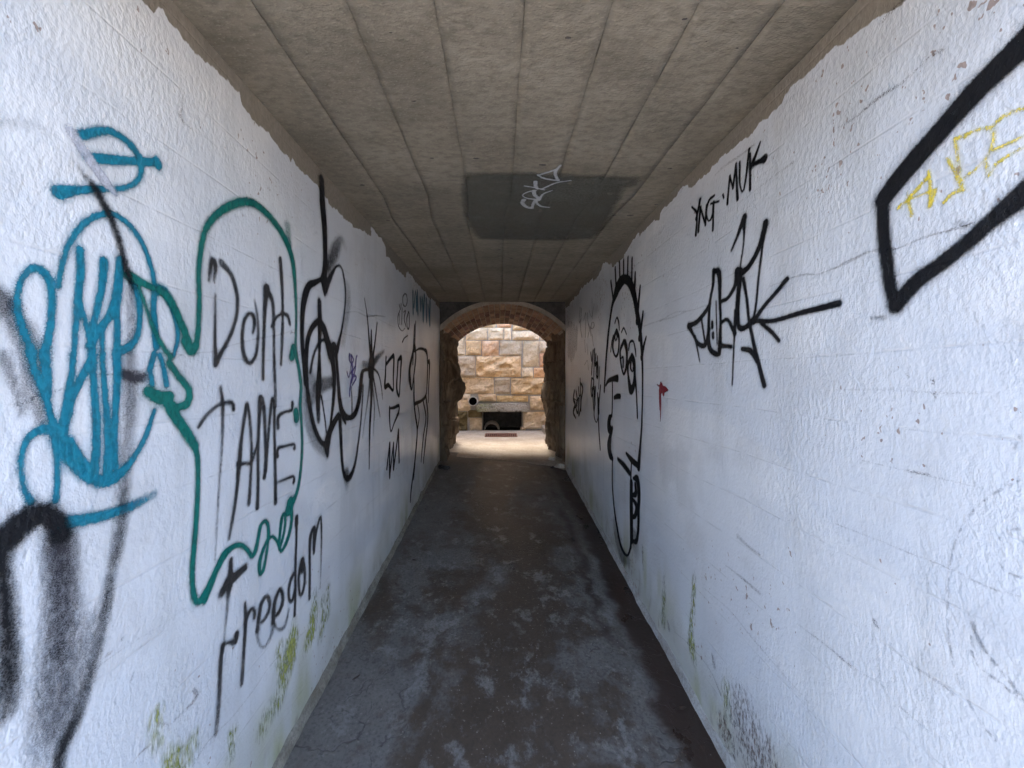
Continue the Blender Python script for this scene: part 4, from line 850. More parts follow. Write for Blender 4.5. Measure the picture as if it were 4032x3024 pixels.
  (0.0039, [(2.3332,2.0857,0.0106,0.6),(2.387,1.9734,0.0166,0.85),(2.429,1.8059,0.0254,0.95),(2.4637,1.6911,0.0399,1)]),
  (0.004, [(2.574,1.9719,0.0145,0.7),(2.5207,1.8137,0.0254,0.9),(2.4725,1.6915,0.0382,1)]),
  (0.0092, [(2.7266,1.7931,0.0236,0.35),(2.5581,1.7272,0.0511,0.65),(2.4725,1.6767,0.0563,0.9)]),
  (0.0042, [(2.4725,1.6718,0.019,0.9),(2.5966,1.632,0.0196,0.8),(2.6634,1.5501,0.0208,0.7),(2.6982,1.4581,0.0162,0.5)]),
  (0.0051, [(2.4725,1.6521,0.032,0.9),(2.5487,1.5116,0.0249,0.7),(2.6363,1.3407,0.0173,0.4)]),
  (0.0057, [(2.4579,1.6322,0.0326,0.9),(2.3925,1.4694,0.0213,0.6),(2.3123,1.2436,0.0129,0.25)]),
  (0.006, [(2.4579,1.6322,0.0284,0.8),(2.5176,1.4125,0.0242,0.5),(2.5024,1.2343,0.0183,0.25)]),
  (0.0098, [(2.3201,1.6858,0.0385,0.4),(2.4579,1.6762,0.0408,0.7)]),
 ]),
 'purple_scribble': ('L', [
  (0.0026, [(2.101,1.7321,0.0126,0.9),(2.0968,1.7026,0.0115,0.9),(2.1313,1.6831,0.0051,0.9),(2.158,1.7056,0.0132,0.9),(2.1183,1.7273,0.0123,0.9),(2.1446,1.6623,0.0133,0.9),(2.1183,1.6278,0.0107,0.9)]),
  (0.0026, [(2.0654,1.6353,0.0097,0.9),(2.0926,1.6066,0.0082,0.9),(2.127,1.6787,0.0058,0.9),(2.1446,1.6196,0.0132,0.9),(2.1139,1.5688,0.0123,0.9),(2.101,1.5062,0.0127,0.9)]),
  (0.0026, [(2.127,1.5771,0.0109,0.9),(2.1807,1.6459,0.0123,0.9),(2.1993,1.7164,0.013,0.9),(2.2134,1.7303,0.0101,0.9)]),
  (0.0026, [(2.1446,1.5641,0.0093,0.9),(2.1993,1.6069,0.0139,0.9),(2.1357,1.6237,0.0123,0.9),(2.1739,1.6631,0.0102,0.9)]),
 ]),
 'block_letters': ('L', [
  (0.003, [(2.7764,1.7509,0.0252,1),(2.7605,1.6319,0.0251,1),(2.751,1.5423,0.0377,1),(2.8386,1.5502,0.0315,1),(2.9609,1.5105,0.022,1),(2.9718,1.614,0.0292,1),(2.9829,1.7621,0.0431,1),(2.9249,1.762,0.0276,1),(2.7893,1.7067,0.0255,1)]),
  (0.0033, [(3.1061,1.7369,0.0348,1),(3.0822,1.6356,0.031,1),(3.0665,1.5199,0.0408,1),(3.1385,1.4589,0.0247,1),(3.1674,1.5607,0.0326,1),(3.1884,1.6696,0.0374,1),(3.2011,1.7685,0.0501,1),(3.1141,1.7511,0.0217,1)]),
  (0.0032, [(2.8657,1.378,0.0342,1),(2.8588,1.3002,0.0268,1),(2.8828,1.2039,0.0135,1),(2.9792,1.257,0.0183,1),(3.1141,1.3267,0.035,1),(3.1262,1.3771,0.0255,1),(2.9792,1.3733,0.0233,1),(2.8657,1.376,0.015,1)]),
  (0.0029, [(2.7893,0.9446,0.0231,1),(2.8555,1.1148,0.0237,1)]),
  (0.0029, [(2.8555,1.1148,0.0303,1),(2.8622,0.8667,0.0304,1)]),
  (0.003, [(2.8622,0.8667,0.0245,1),(2.9536,1.0981,0.0253,1)]),
  (0.003, [(2.9536,1.0981,0.0286,1),(2.9682,0.9025,0.0287,1)]),
  (0.0032, [(2.9682,0.9025,0.0296,1),(3.1021,1.1791,0.0309,1)]),
  (0.0032, [(3.1021,1.1791,0.0314,1),(3.1262,0.9243,0.0317,1)]),
 ]),
 'looped_figure': ('L', [
  (0.0038, [(3.7615,2.1522,0.0277,0.95),(3.7265,2.0003,0.0334,0.95),(3.7093,1.8715,0.0393,0.95)]),
  (0.0038, [(3.6979,2.1112,0.0275,0.95),(3.6697,1.9314,0.0325,0.95),(3.631,1.7414,0.032,0.95)]),
  (0.0045, [(3.6866,1.8546,0.0115,1),(3.9272,1.9035,0.0232,1),(4.1651,1.9105,0.0301,1),(4.3145,1.8832,0.0664,1),(4.3535,1.7695,0.063,1),(4.3378,1.5461,0.0537,1),(4.2761,1.4151,0.0444,1),(4.0597,1.3689,0.0312,1),(3.6866,1.3548,0.0362,1)]),
  (0.0037, [(3.7208,1.9296,0.0388,1),(3.6092,1.8147,0.0468,1),(3.5041,1.6885,0.0644,1),(3.5041,1.5925,0.0813,1),(3.577,1.5005,0.019,1),(3.6641,1.6172,0.0385,1),(3.7556,1.7977,0.045,1),(3.7323,1.9013,0.0461,1)]),
  (0.0046, [(4.3852,1.7888,0.0318,0.95),(4.4833,1.7715,0.0815,0.95),(4.4501,1.5447,0.0491,0.95),(4.4337,1.3324,0.0327,0.95)]),
  (0.0039, [(3.6753,1.6173,0.0337,1),(3.6753,1.3656,0.0495,1),(3.7323,1.2342,0.0398,1),(3.8152,1.0823,0.0478,1),(3.7556,0.9104,0.0464,1),(3.6586,0.7403,0.044,1),(3.5558,0.5696,0.0432,1),(3.5246,0.4761,0.0326,1)]),
  (0.004, [(3.8334,1.3424,0.0248,0.9),(3.9145,1.2163,0.0318,0.9),(3.8334,1.0996,0.0276,0.9)]),
  (0.0043, [(4.1294,1.3649,0.0387,0.95),(4.2761,1.1662,0.0454,0.95),(4.1436,0.9668,0.0403,0.95),(4.0191,0.7382,0.0331,0.95)]),
  (0.0044, [(4.2761,1.4078,0.0536,0.95),(4.3932,1.1694,0.0561,0.95),(4.2761,0.9319,0.0438,0.95),(4.1436,0.6973,0.0351,0.95)]),
  (0.0038, [(3.7556,0.9104,0.0293,0.9),(3.6866,0.7337,0.0288,0.9),(3.653,0.6478,0.0285,0.9)]),
 ]),
 'teal_lettering': ('L', [
  (0.005, [(3.631,2.4128,0.0496,0.75),(3.6364,2.221,0.0497,0.75)]),
  (0.0051, [(3.6866,2.2927,0.0432,0.75),(3.7556,2.4535,0.0164,0.75),(3.8031,2.2885,0.0548,0.75)]),
  (0.0053, [(3.8031,2.2885,0.0512,0.75),(3.8395,2.4726,0.0324,0.75),(3.8704,2.2609,0.0568,0.75)]),
  (0.0056, [(3.9924,2.4253,0.0609,0.75),(4.0191,2.3001,0.0142,0.75),(4.0943,2.4604,0.0399,0.75),(4.1436,2.2367,0.0649,0.75)]),
  (0.0058, [(4.1436,2.2367,0.06,0.75),(4.2088,2.4989,0.061,0.75)]),
  (0.0061, [(4.3145,2.4771,0.0707,0.75),(4.3378,2.2368,0.0323,0.75),(4.4174,2.4527,0.0148,0.75),(4.5254,2.2488,0.0731,0.75)]),
  (0.0062, [(4.5254,2.2488,0.0756,0.75),(4.5425,2.4924,0.0759,0.75)]),
 ]),
 'outline_tag': ('L', [
  (0.0029, [(3.3295,2.3362,0.0088,0.85),(3.2618,2.291,0.0156,0.85),(3.2707,2.2313,0.0152,0.85),(3.3527,2.2288,0.0059,0.85),(3.4049,2.2805,0.0198,0.85),(3.381,2.3313,0.0159,0.85),(3.3204,2.3341,0.0075,0.85)]),
  (0.0027, [(3.1467,2.202,0.0163,0.9),(3.1884,2.1696,0.0056,0.9),(3.2054,2.2187,0.0189,0.9)]),
  (0.0027, [(3.1632,2.1586,0.0123,0.85),(3.1061,2.0932,0.0169,0.85),(3.1303,2.0242,0.0132,0.85),(3.2399,2.0013,0.0052,0.85),(3.3388,2.0364,0.0066,0.85)]),
  (0.0028, [(3.2399,2.1921,0.0172,0.8),(3.2312,2.0577,0.0172,0.8)]),
  (0.0028, [(3.2841,2.1642,0.0051,0.8),(3.3527,2.1875,0.018,0.8),(3.3112,2.1144,0.0185,0.8),(3.3763,2.0529,0.0152,0.8)]),
  (0.003, [(3.4538,2.1957,0.0157,0.85),(3.4001,2.1259,0.0206,0.85),(3.4243,2.0476,0.0157,0.85),(3.4838,2.0673,0.02,0.85),(3.4787,2.1857,0.0227,0.85),(3.439,2.1955,0.0104,0.85)]),
  (0.0027, [(3.1549,2.1226,0.0168,0.6),(3.1674,2.0487,0.0169,0.6)]),
  (0.0028, [(3.2399,1.9059,0.0123,0.9),(3.3112,1.9466,0.0098,0.9),(3.4341,1.983,0.0085,0.9)]),
 ]),
 'crack_left': ('L', [
  (0.0009, [(0.6339,1.5594,0.002,0.16),(0.6581,1.5553,0.002,0.2),(0.682,1.5694,0.002,0.36),(0.71,1.5766,0.002,0.32),(0.7353,1.5866,0.002,0.2),(0.7652,1.5967,0.002,0.32),(0.7915,1.6077,0.0022,0.36),(0.8397,1.6091,0.002,0.32),(0.8941,1.6229,0.002,0.24),(0.9561,1.6378,0.002,0.24)]),
  (0.0011, [(0.9628,1.6425,0.002,0.22),(1.0001,1.6632,0.002,0.22),(1.0403,1.6691,0.002,0.22),(1.107,1.677,0.002,0.22),(1.183,1.7011,0.002,0.22),(1.2456,1.7184,0.002,0.22),(1.3152,1.7376,0.002,0.22),(1.4397,1.7643,0.002,0.22),(1.5335,1.7946,0.002,0.22)]),
  (0.0019, [(1.5251,1.9236,0.0025,0.2),(1.5834,1.9284,0.0026,0.2)]),
  (0.0029, [(2.045,1.9484,0.0024,0.12),(2.2087,1.9824,0.0035,0.2),(2.387,1.9848,0.0058,0.32),(2.5644,2.0195,0.0061,0.36),(2.7704,2.0444,0.0044,0.24)]),
  (0.0012, [(0.9815,2.2764,0.0073,0.32),(0.9977,2.2643,0.0056,0.28),(1.0366,2.2641,0.002,0.2),(1.0788,2.2722,0.0021,0.2),(1.1245,2.2702,0.002,0.16)]),
  (0.0015, [(0.9977,2.3495,0.0026,0.16),(0.993,2.3074,0.0034,0.24),(0.9884,2.2773,0.0066,0.32)]),
  (0.0023, [(1.0312,0.7642,0.009,0.28),(1.0464,0.7396,0.0139,0.28),(1.0262,0.7324,0.0085,0.32),(0.988,0.734,0.0042,0.24),(0.9568,0.739,0.0027,0.28),(0.9275,0.769,0.0051,0.24)]),
  (0.0014, [(0.9077,0.7374,0.0037,0.24),(0.8813,0.742,0.0048,0.32),(0.8634,0.7393,0.0031,0.2)]),
  (0.001, [(0.7695,1.0091,0.002,0.28),(0.8075,1.0113,0.002,0.16),(0.8669,1.0084,0.002,0.14),(0.9357,1.0014,0.002,0.14),(1.0115,1,0.002,0.12)]),
  (0.0013, [(0.8015,1.0219,0.0051,0.32),(0.8122,1.0211,0.0052,0.32)]),
  (0.0013, [(0.8564,0.9258,0.0045,0.24),(0.8634,0.9404,0.0046,0.24)]),
  (0.001, [(0.8349,1.0319,0.0043,0.32),(0.8368,1.0354,0.0043,0.32)]),
  (0.0015, [(1.0312,0.56,0.0029,0.2),(1.0894,0.5732,0.0027,0.28),(1.1868,0.5551,0.0035,0.16),(1.2876,0.5563,0.0034,0.2),(1.3978,0.5701,0.0033,0.16),(1.6347,0.5288,0.0035,0.2)]),
 ]),
 'moss_left': ('L', [
  (0.0186, [(1.5393,0.6171,0.0312,0.3),(1.5216,0.5504,0.074,0.75),(1.4953,0.5029,0.103,0.7),(1.4718,0.4393,0.059,0.3)]),
  (0.0147, [(1.7153,0.6367,0.0337,0.3),(1.7023,0.5504,0.0581,0.6),(1.6769,0.4863,0.0767,0.6),(1.6403,0.4506,0.0539,0.3)]),
  (0.0131, [(1.7903,0.5683,0.0342,0.3),(1.7903,0.4634,0.0495,0.45),(1.765,0.4019,0.0431,0.25)]),
  (0.0146, [(1.4407,0.5851,0.0532,0.35),(1.427,0.5321,0.0379,0.15)]),
  (0.0169, [(1.4407,0.4585,0.0391,0.25),(1.4362,0.399,0.0731,0.3),(1.3582,0.4046,0.062,0.3),(1.342,0.3746,0.0539,0.25)]),
  (0.0135, [(1.8492,0.5885,0.0376,0.3),(1.8416,0.4646,0.0437,0.3)]),
  (0.0121, [(0.9235,0.7905,0.0285,0.55),(0.9195,0.7726,0.0264,0.4),(0.9275,0.7222,0.0345,0.3)]),
  (0.0153, [(0.9834,0.6388,0.0365,0.45),(0.9834,0.5891,0.0593,0.55)]),
  (0.0129, [(1.0362,0.6314,0.0256,0.45),(1.0413,0.5822,0.0229,0.25)]),
  (0.0129, [(1.1835,0.5075,0.0289,0.45),(1.1868,0.4445,0.034,0.35)]),
  (0.0118, [(0.9546,0.6706,0.0224,0.35),(0.9482,0.6253,0.0338,0.35)]),
 ]),
 'face_drawing': ('R', [
  (0.0038, [(3.2911,1.4922,0.0346,1),(3.2441,1.6891,0.0398,1),(3.1871,1.9235,0.0442,1),(3.116,2.1009,0.0416,1),(3.0429,2.2093,0.0486,1),(2.9441,2.2695,0.0726,1)]),
  (0.0039, [(3.0327,2.2147,0.0499,1),(2.9537,2.2789,0.099,1),(2.8606,2.3112,0.0947,1),(2.7522,2.31,0.0611,1),(2.6517,2.2645,0.071,1),(2.5764,2.1896,0.0737,1),(2.5227,2.1051,0.0634,1),(2.4847,2.0055,0.0542,1)]),
  (0.003, [(2.5227,2.1051,0.054,1),(2.4779,1.9983,0.0596,1),(2.4445,1.9085,0.0492,1),(2.4185,1.7858,0.0379,1),(2.4057,1.6423,0.0255,1),(2.412,1.4519,0.0223,1),(2.4314,1.3067,0.0221,1),(2.4578,1.17,0.0284,1),(2.4881,1.0235,0.0478,1)]),
  (0.003, [(3.1053,2.3828,0.0313,1),(3.0429,2.2273,0.0306,1)]),
  (0.0029, [(2.9927,2.4578,0.0325,1),(2.9634,2.2811,0.0322,1)]),
  (0.0028, [(2.8833,2.4691,0.0313,1),(2.8697,2.2879,0.0311,1)]),
  (0.0027, [(2.7817,2.4522,0.0298,1),(2.7817,2.2943,0.0298,1)]),
  (0.0027, [(2.6791,2.4406,0.0283,1),(2.691,2.2849,0.0284,1)]),
  (0.0026, [(2.5911,2.4066,0.0262,1),(2.5985,2.2229,0.0263,1)]),
  (0.0025, [(2.5297,2.2939,0.0218,1),(2.5403,2.2215,0.0367,1),(2.5655,2.158,0.0443,1)]),
  (0.0024, [(2.438,2.1844,0.0203,1),(2.4644,2.0813,0.0342,1),(2.4949,1.9703,0.0484,1)]),
  (0.0024, [(2.3867,2.0131,0.0189,1),(2.4249,1.918,0.0285,1),(2.4578,1.8555,0.0411,1)]),
  (0.0024, [(2.3435,1.8518,0.0162,1),(2.3867,1.7951,0.0286,1),(2.4185,1.7321,0.0421,1)]),
  (0.0029, [(2.9927,2.0338,0.0213,1),(2.9441,2.066,0.0145,1),(2.8972,2.0228,0.0252,1),(2.8788,1.9661,0.0167,1)]),
  (0.0029, [(2.9537,1.9698,0.0297,1),(3.0126,1.9207,0.0354,1),(3.0429,1.8488,0.039,1),(2.978,1.7729,0.0161,1),(2.9064,1.7946,0.0317,1),(2.8833,1.8927,0.0356,1),(2.9346,1.9631,0.0287,1)]),
  (0.0029, [(2.9634,1.9564,0.0256,1),(2.9878,1.9254,0.0295,1),(2.9634,1.8906,0.0087,1),(2.9299,1.9191,0.0285,1),(2.9585,1.9529,0.0206,1)]),
  (0.003, [(3.0947,1.8194,0.0206,1),(3.0738,1.8847,0.0195,1),(3.0327,1.9378,0.0178,1)]),
  (0.0027, [(2.825,1.9397,0.0159,1),(2.7732,1.9636,0.0155,1),(2.707,1.9122,0.0142,1)]),
  (0.0027, [(2.7732,1.8651,0.0371,1),(2.8516,1.805,0.034,1),(2.8383,1.72,0.032,1),(2.7732,1.6323,0.0191,1),(2.707,1.6877,0.0373,1),(2.699,1.7807,0.0431,1),(2.7356,1.8507,0.0539,1),(2.7732,1.8651,0.0274,1)]),
  (0.0027, [(2.8294,1.7475,0.0092,1),(2.7817,1.7519,0.02,1),(2.7817,1.6874,0.0256,1)]),
  (0.0025, [(2.6594,1.8017,0.0213,1),(2.6324,1.8464,0.0187,1),(2.5691,1.8481,0.0144,1),(2.5332,1.7946,0.0217,1),(2.5192,1.7463,0.0133,1)]),
  (0.0032, [(2.5948,1.7455,0.0472,1),(2.6712,1.6997,0.0349,1),(2.6712,1.6206,0.0346,1),(2.6324,1.5267,0.069,1),(2.5764,1.5436,0.0503,1),(2.5475,1.6196,0.0355,1),(2.5546,1.708,0.0502,1),(2.5948,1.7455,0.0512,1)]),
  (0.0026, [(2.6135,1.7079,0.0261,1),(2.621,1.672,0.0239,1),(2.5837,1.6454,0.0089,1),(2.5655,1.6704,0.0216,1)]),
  (0.0025, [(2.5475,1.6448,0.0315,1),(2.5227,1.5198,0.0244,1),(2.5053,1.3448,0.0174,1)]),
  (0.0037, [(3.2441,1.5417,0.022,1),(3.1594,1.5807,0.0338,1),(3.0276,1.5964,0.0402,1),(2.9205,1.6009,0.0552,1)]),
  (0.003, [(3.0531,1.5633,0.0257,1),(3.0531,1.3824,0.0256,1),(3.0634,1.303,0.0253,1)]),
  (0.0036, [(3.0026,1.4497,0.0289,1),(2.9299,1.4635,0.0398,1),(2.8606,1.4667,0.0367,1)]),
  (0.0039, [(3.0634,1.306,0.0154,1),(3.1321,1.2654,0.0708,1),(3.1484,1.2015,0.1003,1),(3.0531,1.1985,0.0138,1)]),
  (0.0039, [(3.0531,1.2046,0.0385,1),(3.1053,1.1334,0.0596,1),(3.143,1.0502,0.1018,1),(3.116,0.9903,0.0834,1),(3.0429,0.9655,0.036,1)]),
  (0.0035, [(3.048,0.969,0.0254,1),(3.0531,0.7795,0.0262,1),(3.0126,0.5971,0.0318,1),(2.9299,0.4511,0.0398,1),(2.8383,0.3609,0.0377,1),(2.7111,0.3522,0.0134,1),(2.6324,0.4507,0.0278,1),(2.6248,0.5966,0.0297,1)]),
  (0.0026, [(2.6286,0.4524,0.0306,1),(2.6324,0.7626,0.0266,1),(2.621,0.9474,0.0223,1),(2.6135,1.0267,0.0184,1)]),
  (0.0055, [(2.9064,0.9911,0.0292,0.95),(2.7732,0.9752,0.0464,0.95),(2.6517,0.9502,0.0427,0.95)]),
  (0.0032, [(2.7192,1.0706,0.0214,1),(2.6135,1.046,0.045,1),(2.4847,1.0329,0.0397,1)]),
  (0.0031, [(2.5764,0.9305,0.019,1),(2.5053,0.9391,0.0591,1),(2.4779,0.8607,0.0521,1),(2.4847,0.7483,0.0402,1),(2.4881,0.6243,0.0376,1),(2.5227,0.5335,0.0337,1),(2.5948,0.503,0.0212,1)]),
  (0.0031, [(2.5403,0.8985,0.0365,1),(2.5332,0.8417,0.0431,1),(2.606,0.8071,0.0208,1)]),
  (0.0031, [(2.5911,0.7886,0.0214,1),(2.5192,0.7613,0.0515,1),(2.5403,0.6979,0.0382,1),(2.606,0.6553,0.0225,1)]),
  (0.0032, [(2.6135,0.8912,0.0524,1),(2.6173,0.7029,0.0604,1),(2.6135,0.5042,0.0531,1)]),
  (0.0139, [(3.0026,0.467,0.0909,0.2),(2.9158,0.3702,0.1194,0.35),(2.8075,0.3119,0.1038,0.4),(2.6712,0.3349,0.0633,0.3)]),
  (0.0125, [(2.5582,0.5337,0.118,0.4),(2.5332,0.469,0.1168,0.15)]),
 ]),
 'red_arrow': ('R', [
  (0.0024, [(2.1361,1.5733,0.0161,1),(2.1321,1.5496,0.0482,1),(2.1402,1.5289,0.0341,1)]),
  (0.0023, [(2.124,1.543,0.0293,1),(2.0847,1.5407,0.0322,1),(2.0505,1.5384,0.01,1)]),
  (0.0023, [(2.1062,1.5301,0.0311,1),(2.1022,1.5134,0.0194,1)]),
  (0.0024, [(2.1838,1.5649,0.0075,0.8),(2.1525,1.5559,0.0102,0.8)]),
  (0.0017, [(2.1484,1.5321,0.0238,1),(2.1463,1.4945,0.0254,1),(2.1443,1.4605,0.0237,1),(2.1443,1.4281,0.0188,1)]),
  (0.0014, [(2.1422,1.4299,0.0114,1),(2.1422,1.3924,0.0097,1),(2.1455,1.3596,0.0032,1)]),
 ]),
 'capital_lettering': ('R', [
  (0.0021, [(1.7934,2.4,0.0088,1),(1.7466,2.3457,0.013,1),(1.7597,2.2563,0.0155,1)]),
  (0.0021, [(1.7194,2.3998,0.0159,1),(1.7353,2.3616,0.0161,1),(1.7532,2.3276,0.0163,1)]),
  (0.002, [(1.7369,2.2644,0.0154,1),(1.7147,2.3624,0.0152,1)]),
  (0.002, [(1.7147,2.3624,0.011,1),(1.6764,2.2701,0.0108,1)]),
  (0.002, [(1.6764,2.2701,0.0141,1),(1.6659,2.3487,0.014,1)]),
  (0.002, [(1.6033,2.3634,0.0096,1),(1.6469,2.3606,0.0137,1),(1.6689,2.3165,0.0135,1),(1.6484,2.2747,0.0064,1),(1.6199,2.2862,0.014,1),(1.6102,2.3375,0.0133,1)]),
  (0.0019, [(1.6326,2.3415,0.0086,1),(1.571,2.3241,0.0083,1)]),
  (0.0019, [(1.6102,2.3375,0.0128,1),(1.6185,2.2238,0.0129,1)]),
  (0.0018, [(1.5426,2.3375,0.0093,1),(1.5376,2.3226,0.0093,1)]),
  (0.0018, [(1.514,2.2876,0.0117,1),(1.4971,2.3872,0.0116,1)]),
  (0.0018, [(1.4971,2.3872,0.0085,1),(1.477,2.3315,0.0084,1)]),
  (0.0017, [(1.477,2.3315,0.0114,1),(1.4586,2.413,0.0113,1)]),
  (0.0017, [(1.4586,2.413,0.0098,1),(1.4496,2.2764,0.0152,1)]),
  (0.0017, [(1.4363,2.4074,0.0099,1),(1.4363,2.3333,0.0092,1),(1.4211,2.2902,0.0055,1),(1.404,2.3169,0.0105,1),(1.3833,2.4239,0.0101,1)]),
  (0.0016, [(1.3782,2.4038,0.0111,1),(1.3782,2.276,0.0111,1)]),
  (0.0016, [(1.3256,2.4149,0.007,1),(1.3553,2.3762,0.0154,1),(1.3752,2.3534,0.0156,1)]),
  (0.0016, [(1.3752,2.36,0.0132,1),(1.3266,2.3502,0.017,1),(1.3053,2.3463,0.0282,1)]),
 ]),
 'sharp_tag': ('R', [
  (0.0024, [(1.4899,2.0959,0.0099,1),(1.4552,2.1344,0.0158,1),(1.4104,2.1907,0.0284,1)]),
  (0.0024, [(1.4104,2.1873,0.0215,1),(1.4136,2.1056,0.0077,1),(1.4275,2.0424,0.008,1),(1.4429,1.9576,0.0103,1),(1.4541,1.8561,0.0103,1),(1.4632,1.7529,0.0103,1),(1.4724,1.6483,0.0081,1),(1.4782,1.5765,0.007,1)]),
  (0.0022, [(1.2981,2.1263,0.0248,1),(1.3117,2.0504,0.0106,1),(1.3256,1.9602,0.0106,1),(1.336,1.8672,0.0107,1),(1.3504,1.8024,0.0149,1)]),
  (0.0023, [(1.2981,2.117,0.028,1),(1.3266,2.0555,0.0245,1),(1.3752,2.0065,0.0235,1),(1.4297,1.9871,0.0255,1)]),
  (0.0024, [(1.433,1.9962,0.0357,1),(1.4385,1.9221,0.0246,1),(1.444,1.8406,0.0265,1),(1.433,1.7908,0.0239,1),(1.3957,1.7845,0.0205,1),(1.3534,1.8048,0.0258,1)]),
  (0.0023, [(1.4114,1.9632,0.0192,1),(1.3905,1.8914,0.0145,1),(1.3752,1.8094,0.0163,1),(1.3553,1.7416,0.0175,1),(1.3266,1.6562,0.0197,1),(1.2981,1.5775,0.0228,1)]),
  (0.0023, [(1.4146,1.7086,0.0176,1),(1.3652,1.697,0.023,1),(1.3341,1.6616,0.0193,1)]),
  (0.0021, [(1.3504,1.7979,0.0213,1),(1.299,1.8412,0.0166,1),(1.2389,1.8774,0.0155,1),(1.194,1.9084,0.0182,1)]),
  (0.0019, [(1.3456,1.8017,0.0191,1),(1.2555,1.7876,0.0146,1),(1.1479,1.7934,0.0159,1),(1.0694,1.7955,0.0179,1),(1.0106,1.7973,0.0189,1)]),
  (0.0021, [(1.3081,1.7867,0.0145,1),(1.264,1.7562,0.0157,1),(1.226,1.7211,0.0143,1)]),
  (0.0025, [(1.4519,2.0049,0.0327,1),(1.4609,1.955,0.0234,1),(1.5079,1.916,0.0177,1),(1.558,1.9116,0.0166,1)]),
  (0.0026, [(1.6185,2.0552,0.0185,1),(1.5737,2.0276,0.032,1),(1.5645,1.9129,0.0192,1),(1.558,1.8372,0.0168,1),(1.5645,1.7261,0.0288,1),(1.5777,1.6985,0.0211,1),(1.6426,1.7324,0.0276,1),(1.6484,1.8273,0.0218,1),(1.6397,1.928,0.0191,1),(1.6185,1.9933,0.0188,1),(1.6157,2.0529,0.0254,1)]),
  (0.0028, [(1.823,1.8497,0.0251,1),(1.7466,1.8576,0.0254,1),(1.6689,1.894,0.0238,1),(1.6426,1.9168,0.0233,1)]),
  (0.0029, [(1.823,1.8497,0.0307,1),(1.7798,1.8029,0.0173,1),(1.7337,1.7563,0.0231,1),(1.6764,1.7463,0.0252,1),(1.6455,1.8112,0.0214,1)]),
  (0.0028, [(1.7069,1.8599,0.013,1),(1.6764,1.7511,0.0128,1)]),
  (0.0029, [(1.763,1.7926,0.0137,1),(1.7385,1.7235,0.009,1),(1.721,1.677,0.0059,1)]),
  (0.0027, [(1.6213,1.8352,0.0194,1),(1.6199,1.8157,0.0194,1)]),
  (0.0027, [(1.6157,1.7881,0.0192,1),(1.6143,1.7725,0.0192,1)]),
  (0.0025, [(1.5477,1.8268,0.0158,1),(1.5079,1.8296,0.0157,1),(1.4586,1.7719,0.0216,1)]),
  (0.0025, [(1.558,1.733,0.0193,1),(1.4817,1.7222,0.0155,1)]),
  (0.0026, [(1.5924,1.9185,0.008,1),(1.583,1.7427,0.008,1)]),
  (0.0024, [(1.4586,1.8569,0.0137,1),(1.4609,1.7701,0.0183,1)]),
 ]),
 'bold_angle': ('R', [
  (0.0028, [(0.5892,2.2094,0.0621,1),(0.6234,2.1892,0.0593,1),(0.6574,2.1718,0.0558,1),(0.6874,2.1578,0.0516,1),(0.7246,2.1395,0.0502,1),(0.7661,2.1127,0.0475,1),(0.8125,2.0826,0.0492,1),(0.8627,2.0475,0.0498,1),(0.8948,2.0193,0.044,1)]),
  (0.003, [(0.8973,2.024,0.0307,1),(0.8958,1.9573,0.0306,1),(0.8879,1.8799,0.0302,1),(0.8782,1.8133,0.0294,1),(0.8664,1.7611,0.0269,1)]),
  (0.0027, [(0.8664,1.7645,0.0344,1),(0.8208,1.8085,0.0358,1),(0.7734,1.8344,0.0328,1),(0.7312,1.8611,0.0309,1),(0.6934,1.8882,0.0327,1),(0.6574,1.9117,0.0417,1),(0.6234,1.9356,0.0435,1),(0.5892,1.9565,0.0467,1)]),
  (0.003, [(0.922,1.7458,0.0051,0.5),(0.8889,1.7415,0.0069,0.5)]),
  (0.0033, [(0.7517,1.904,0.0065,0.4),(0.7312,1.8917,0.0071,0.4)]),
 ]),
 'yellow_scrawl': ('R', [
  (0.0023, [(0.8613,1.9829,0.0081,0.8),(0.8336,1.9976,0.0079,0.8),(0.8024,2.0207,0.0076,0.8)]),
  (0.0022, [(0.8012,2.0312,0.0053,0.8),(0.798,1.9939,0.0055,0.8),(0.7988,1.9578,0.0056,0.8)]),
  (0.0023, [(0.8445,2.0075,0.0049,0.8),(0.8345,1.9538,0.0048,0.8)]),
  (0.0022, [(0.8423,1.9923,0.0045,0.8),(0.7886,1.9871,0.0042,0.8)]),
  (0.0022, [(0.7886,1.9849,0.0053,0.8),(0.7964,1.9576,0.0053,0.8)]),
  (0.0021, [(0.7734,1.9538,0.006,0.8),(0.757,1.9653,0.0058,0.8),(0.7413,1.9626,0.0051,0.8)]),
  (0.0021, [(0.7679,2.0398,0.0046,0.8),(0.7535,2.0014,0.0046,0.8),(0.7406,1.9636,0.0045,0.8)]),
  (0.0021, [(0.7553,2.0705,0.0036,0.8),(0.7475,2.0107,0.0036,0.8),(0.7406,1.9623,0.0035,0.8)]),
  (0.0019, [(0.7413,1.9845,0.0053,0.8),(0.7086,2.0012,0.0048,0.8),(0.6949,2.036,0.0034,0.8),(0.7055,2.0604,0.0036,0.8),(0.75,2.0697,0.0048,0.8)]),
  (0.0019, [(0.7055,2.0053,0.0035,0.8),(0.7018,1.968,0.0033,0.8),(0.6919,1.9859,0.0053,0.8),(0.6574,1.9941,0.0049,0.8),(0.6333,1.9938,0.0046,0.8)]),
  (0.0018, [(0.6994,2.0135,0.0043,0.8),(0.6574,2.0124,0.004,0.8),(0.6333,2.0114,0.0038,0.8)]),
  (0.0018, [(0.7009,2.0554,0.0061,0.8),(0.6816,2.0649,0.0057,0.8),(0.6565,2.0613,0.0049,0.8),(0.6333,2.0538,0.0045,0.8)]),
  (0.0021, [(0.757,2.0708,0.0032,0.8),(0.7379,2.063,0.0031,0.8)]),
 ]),
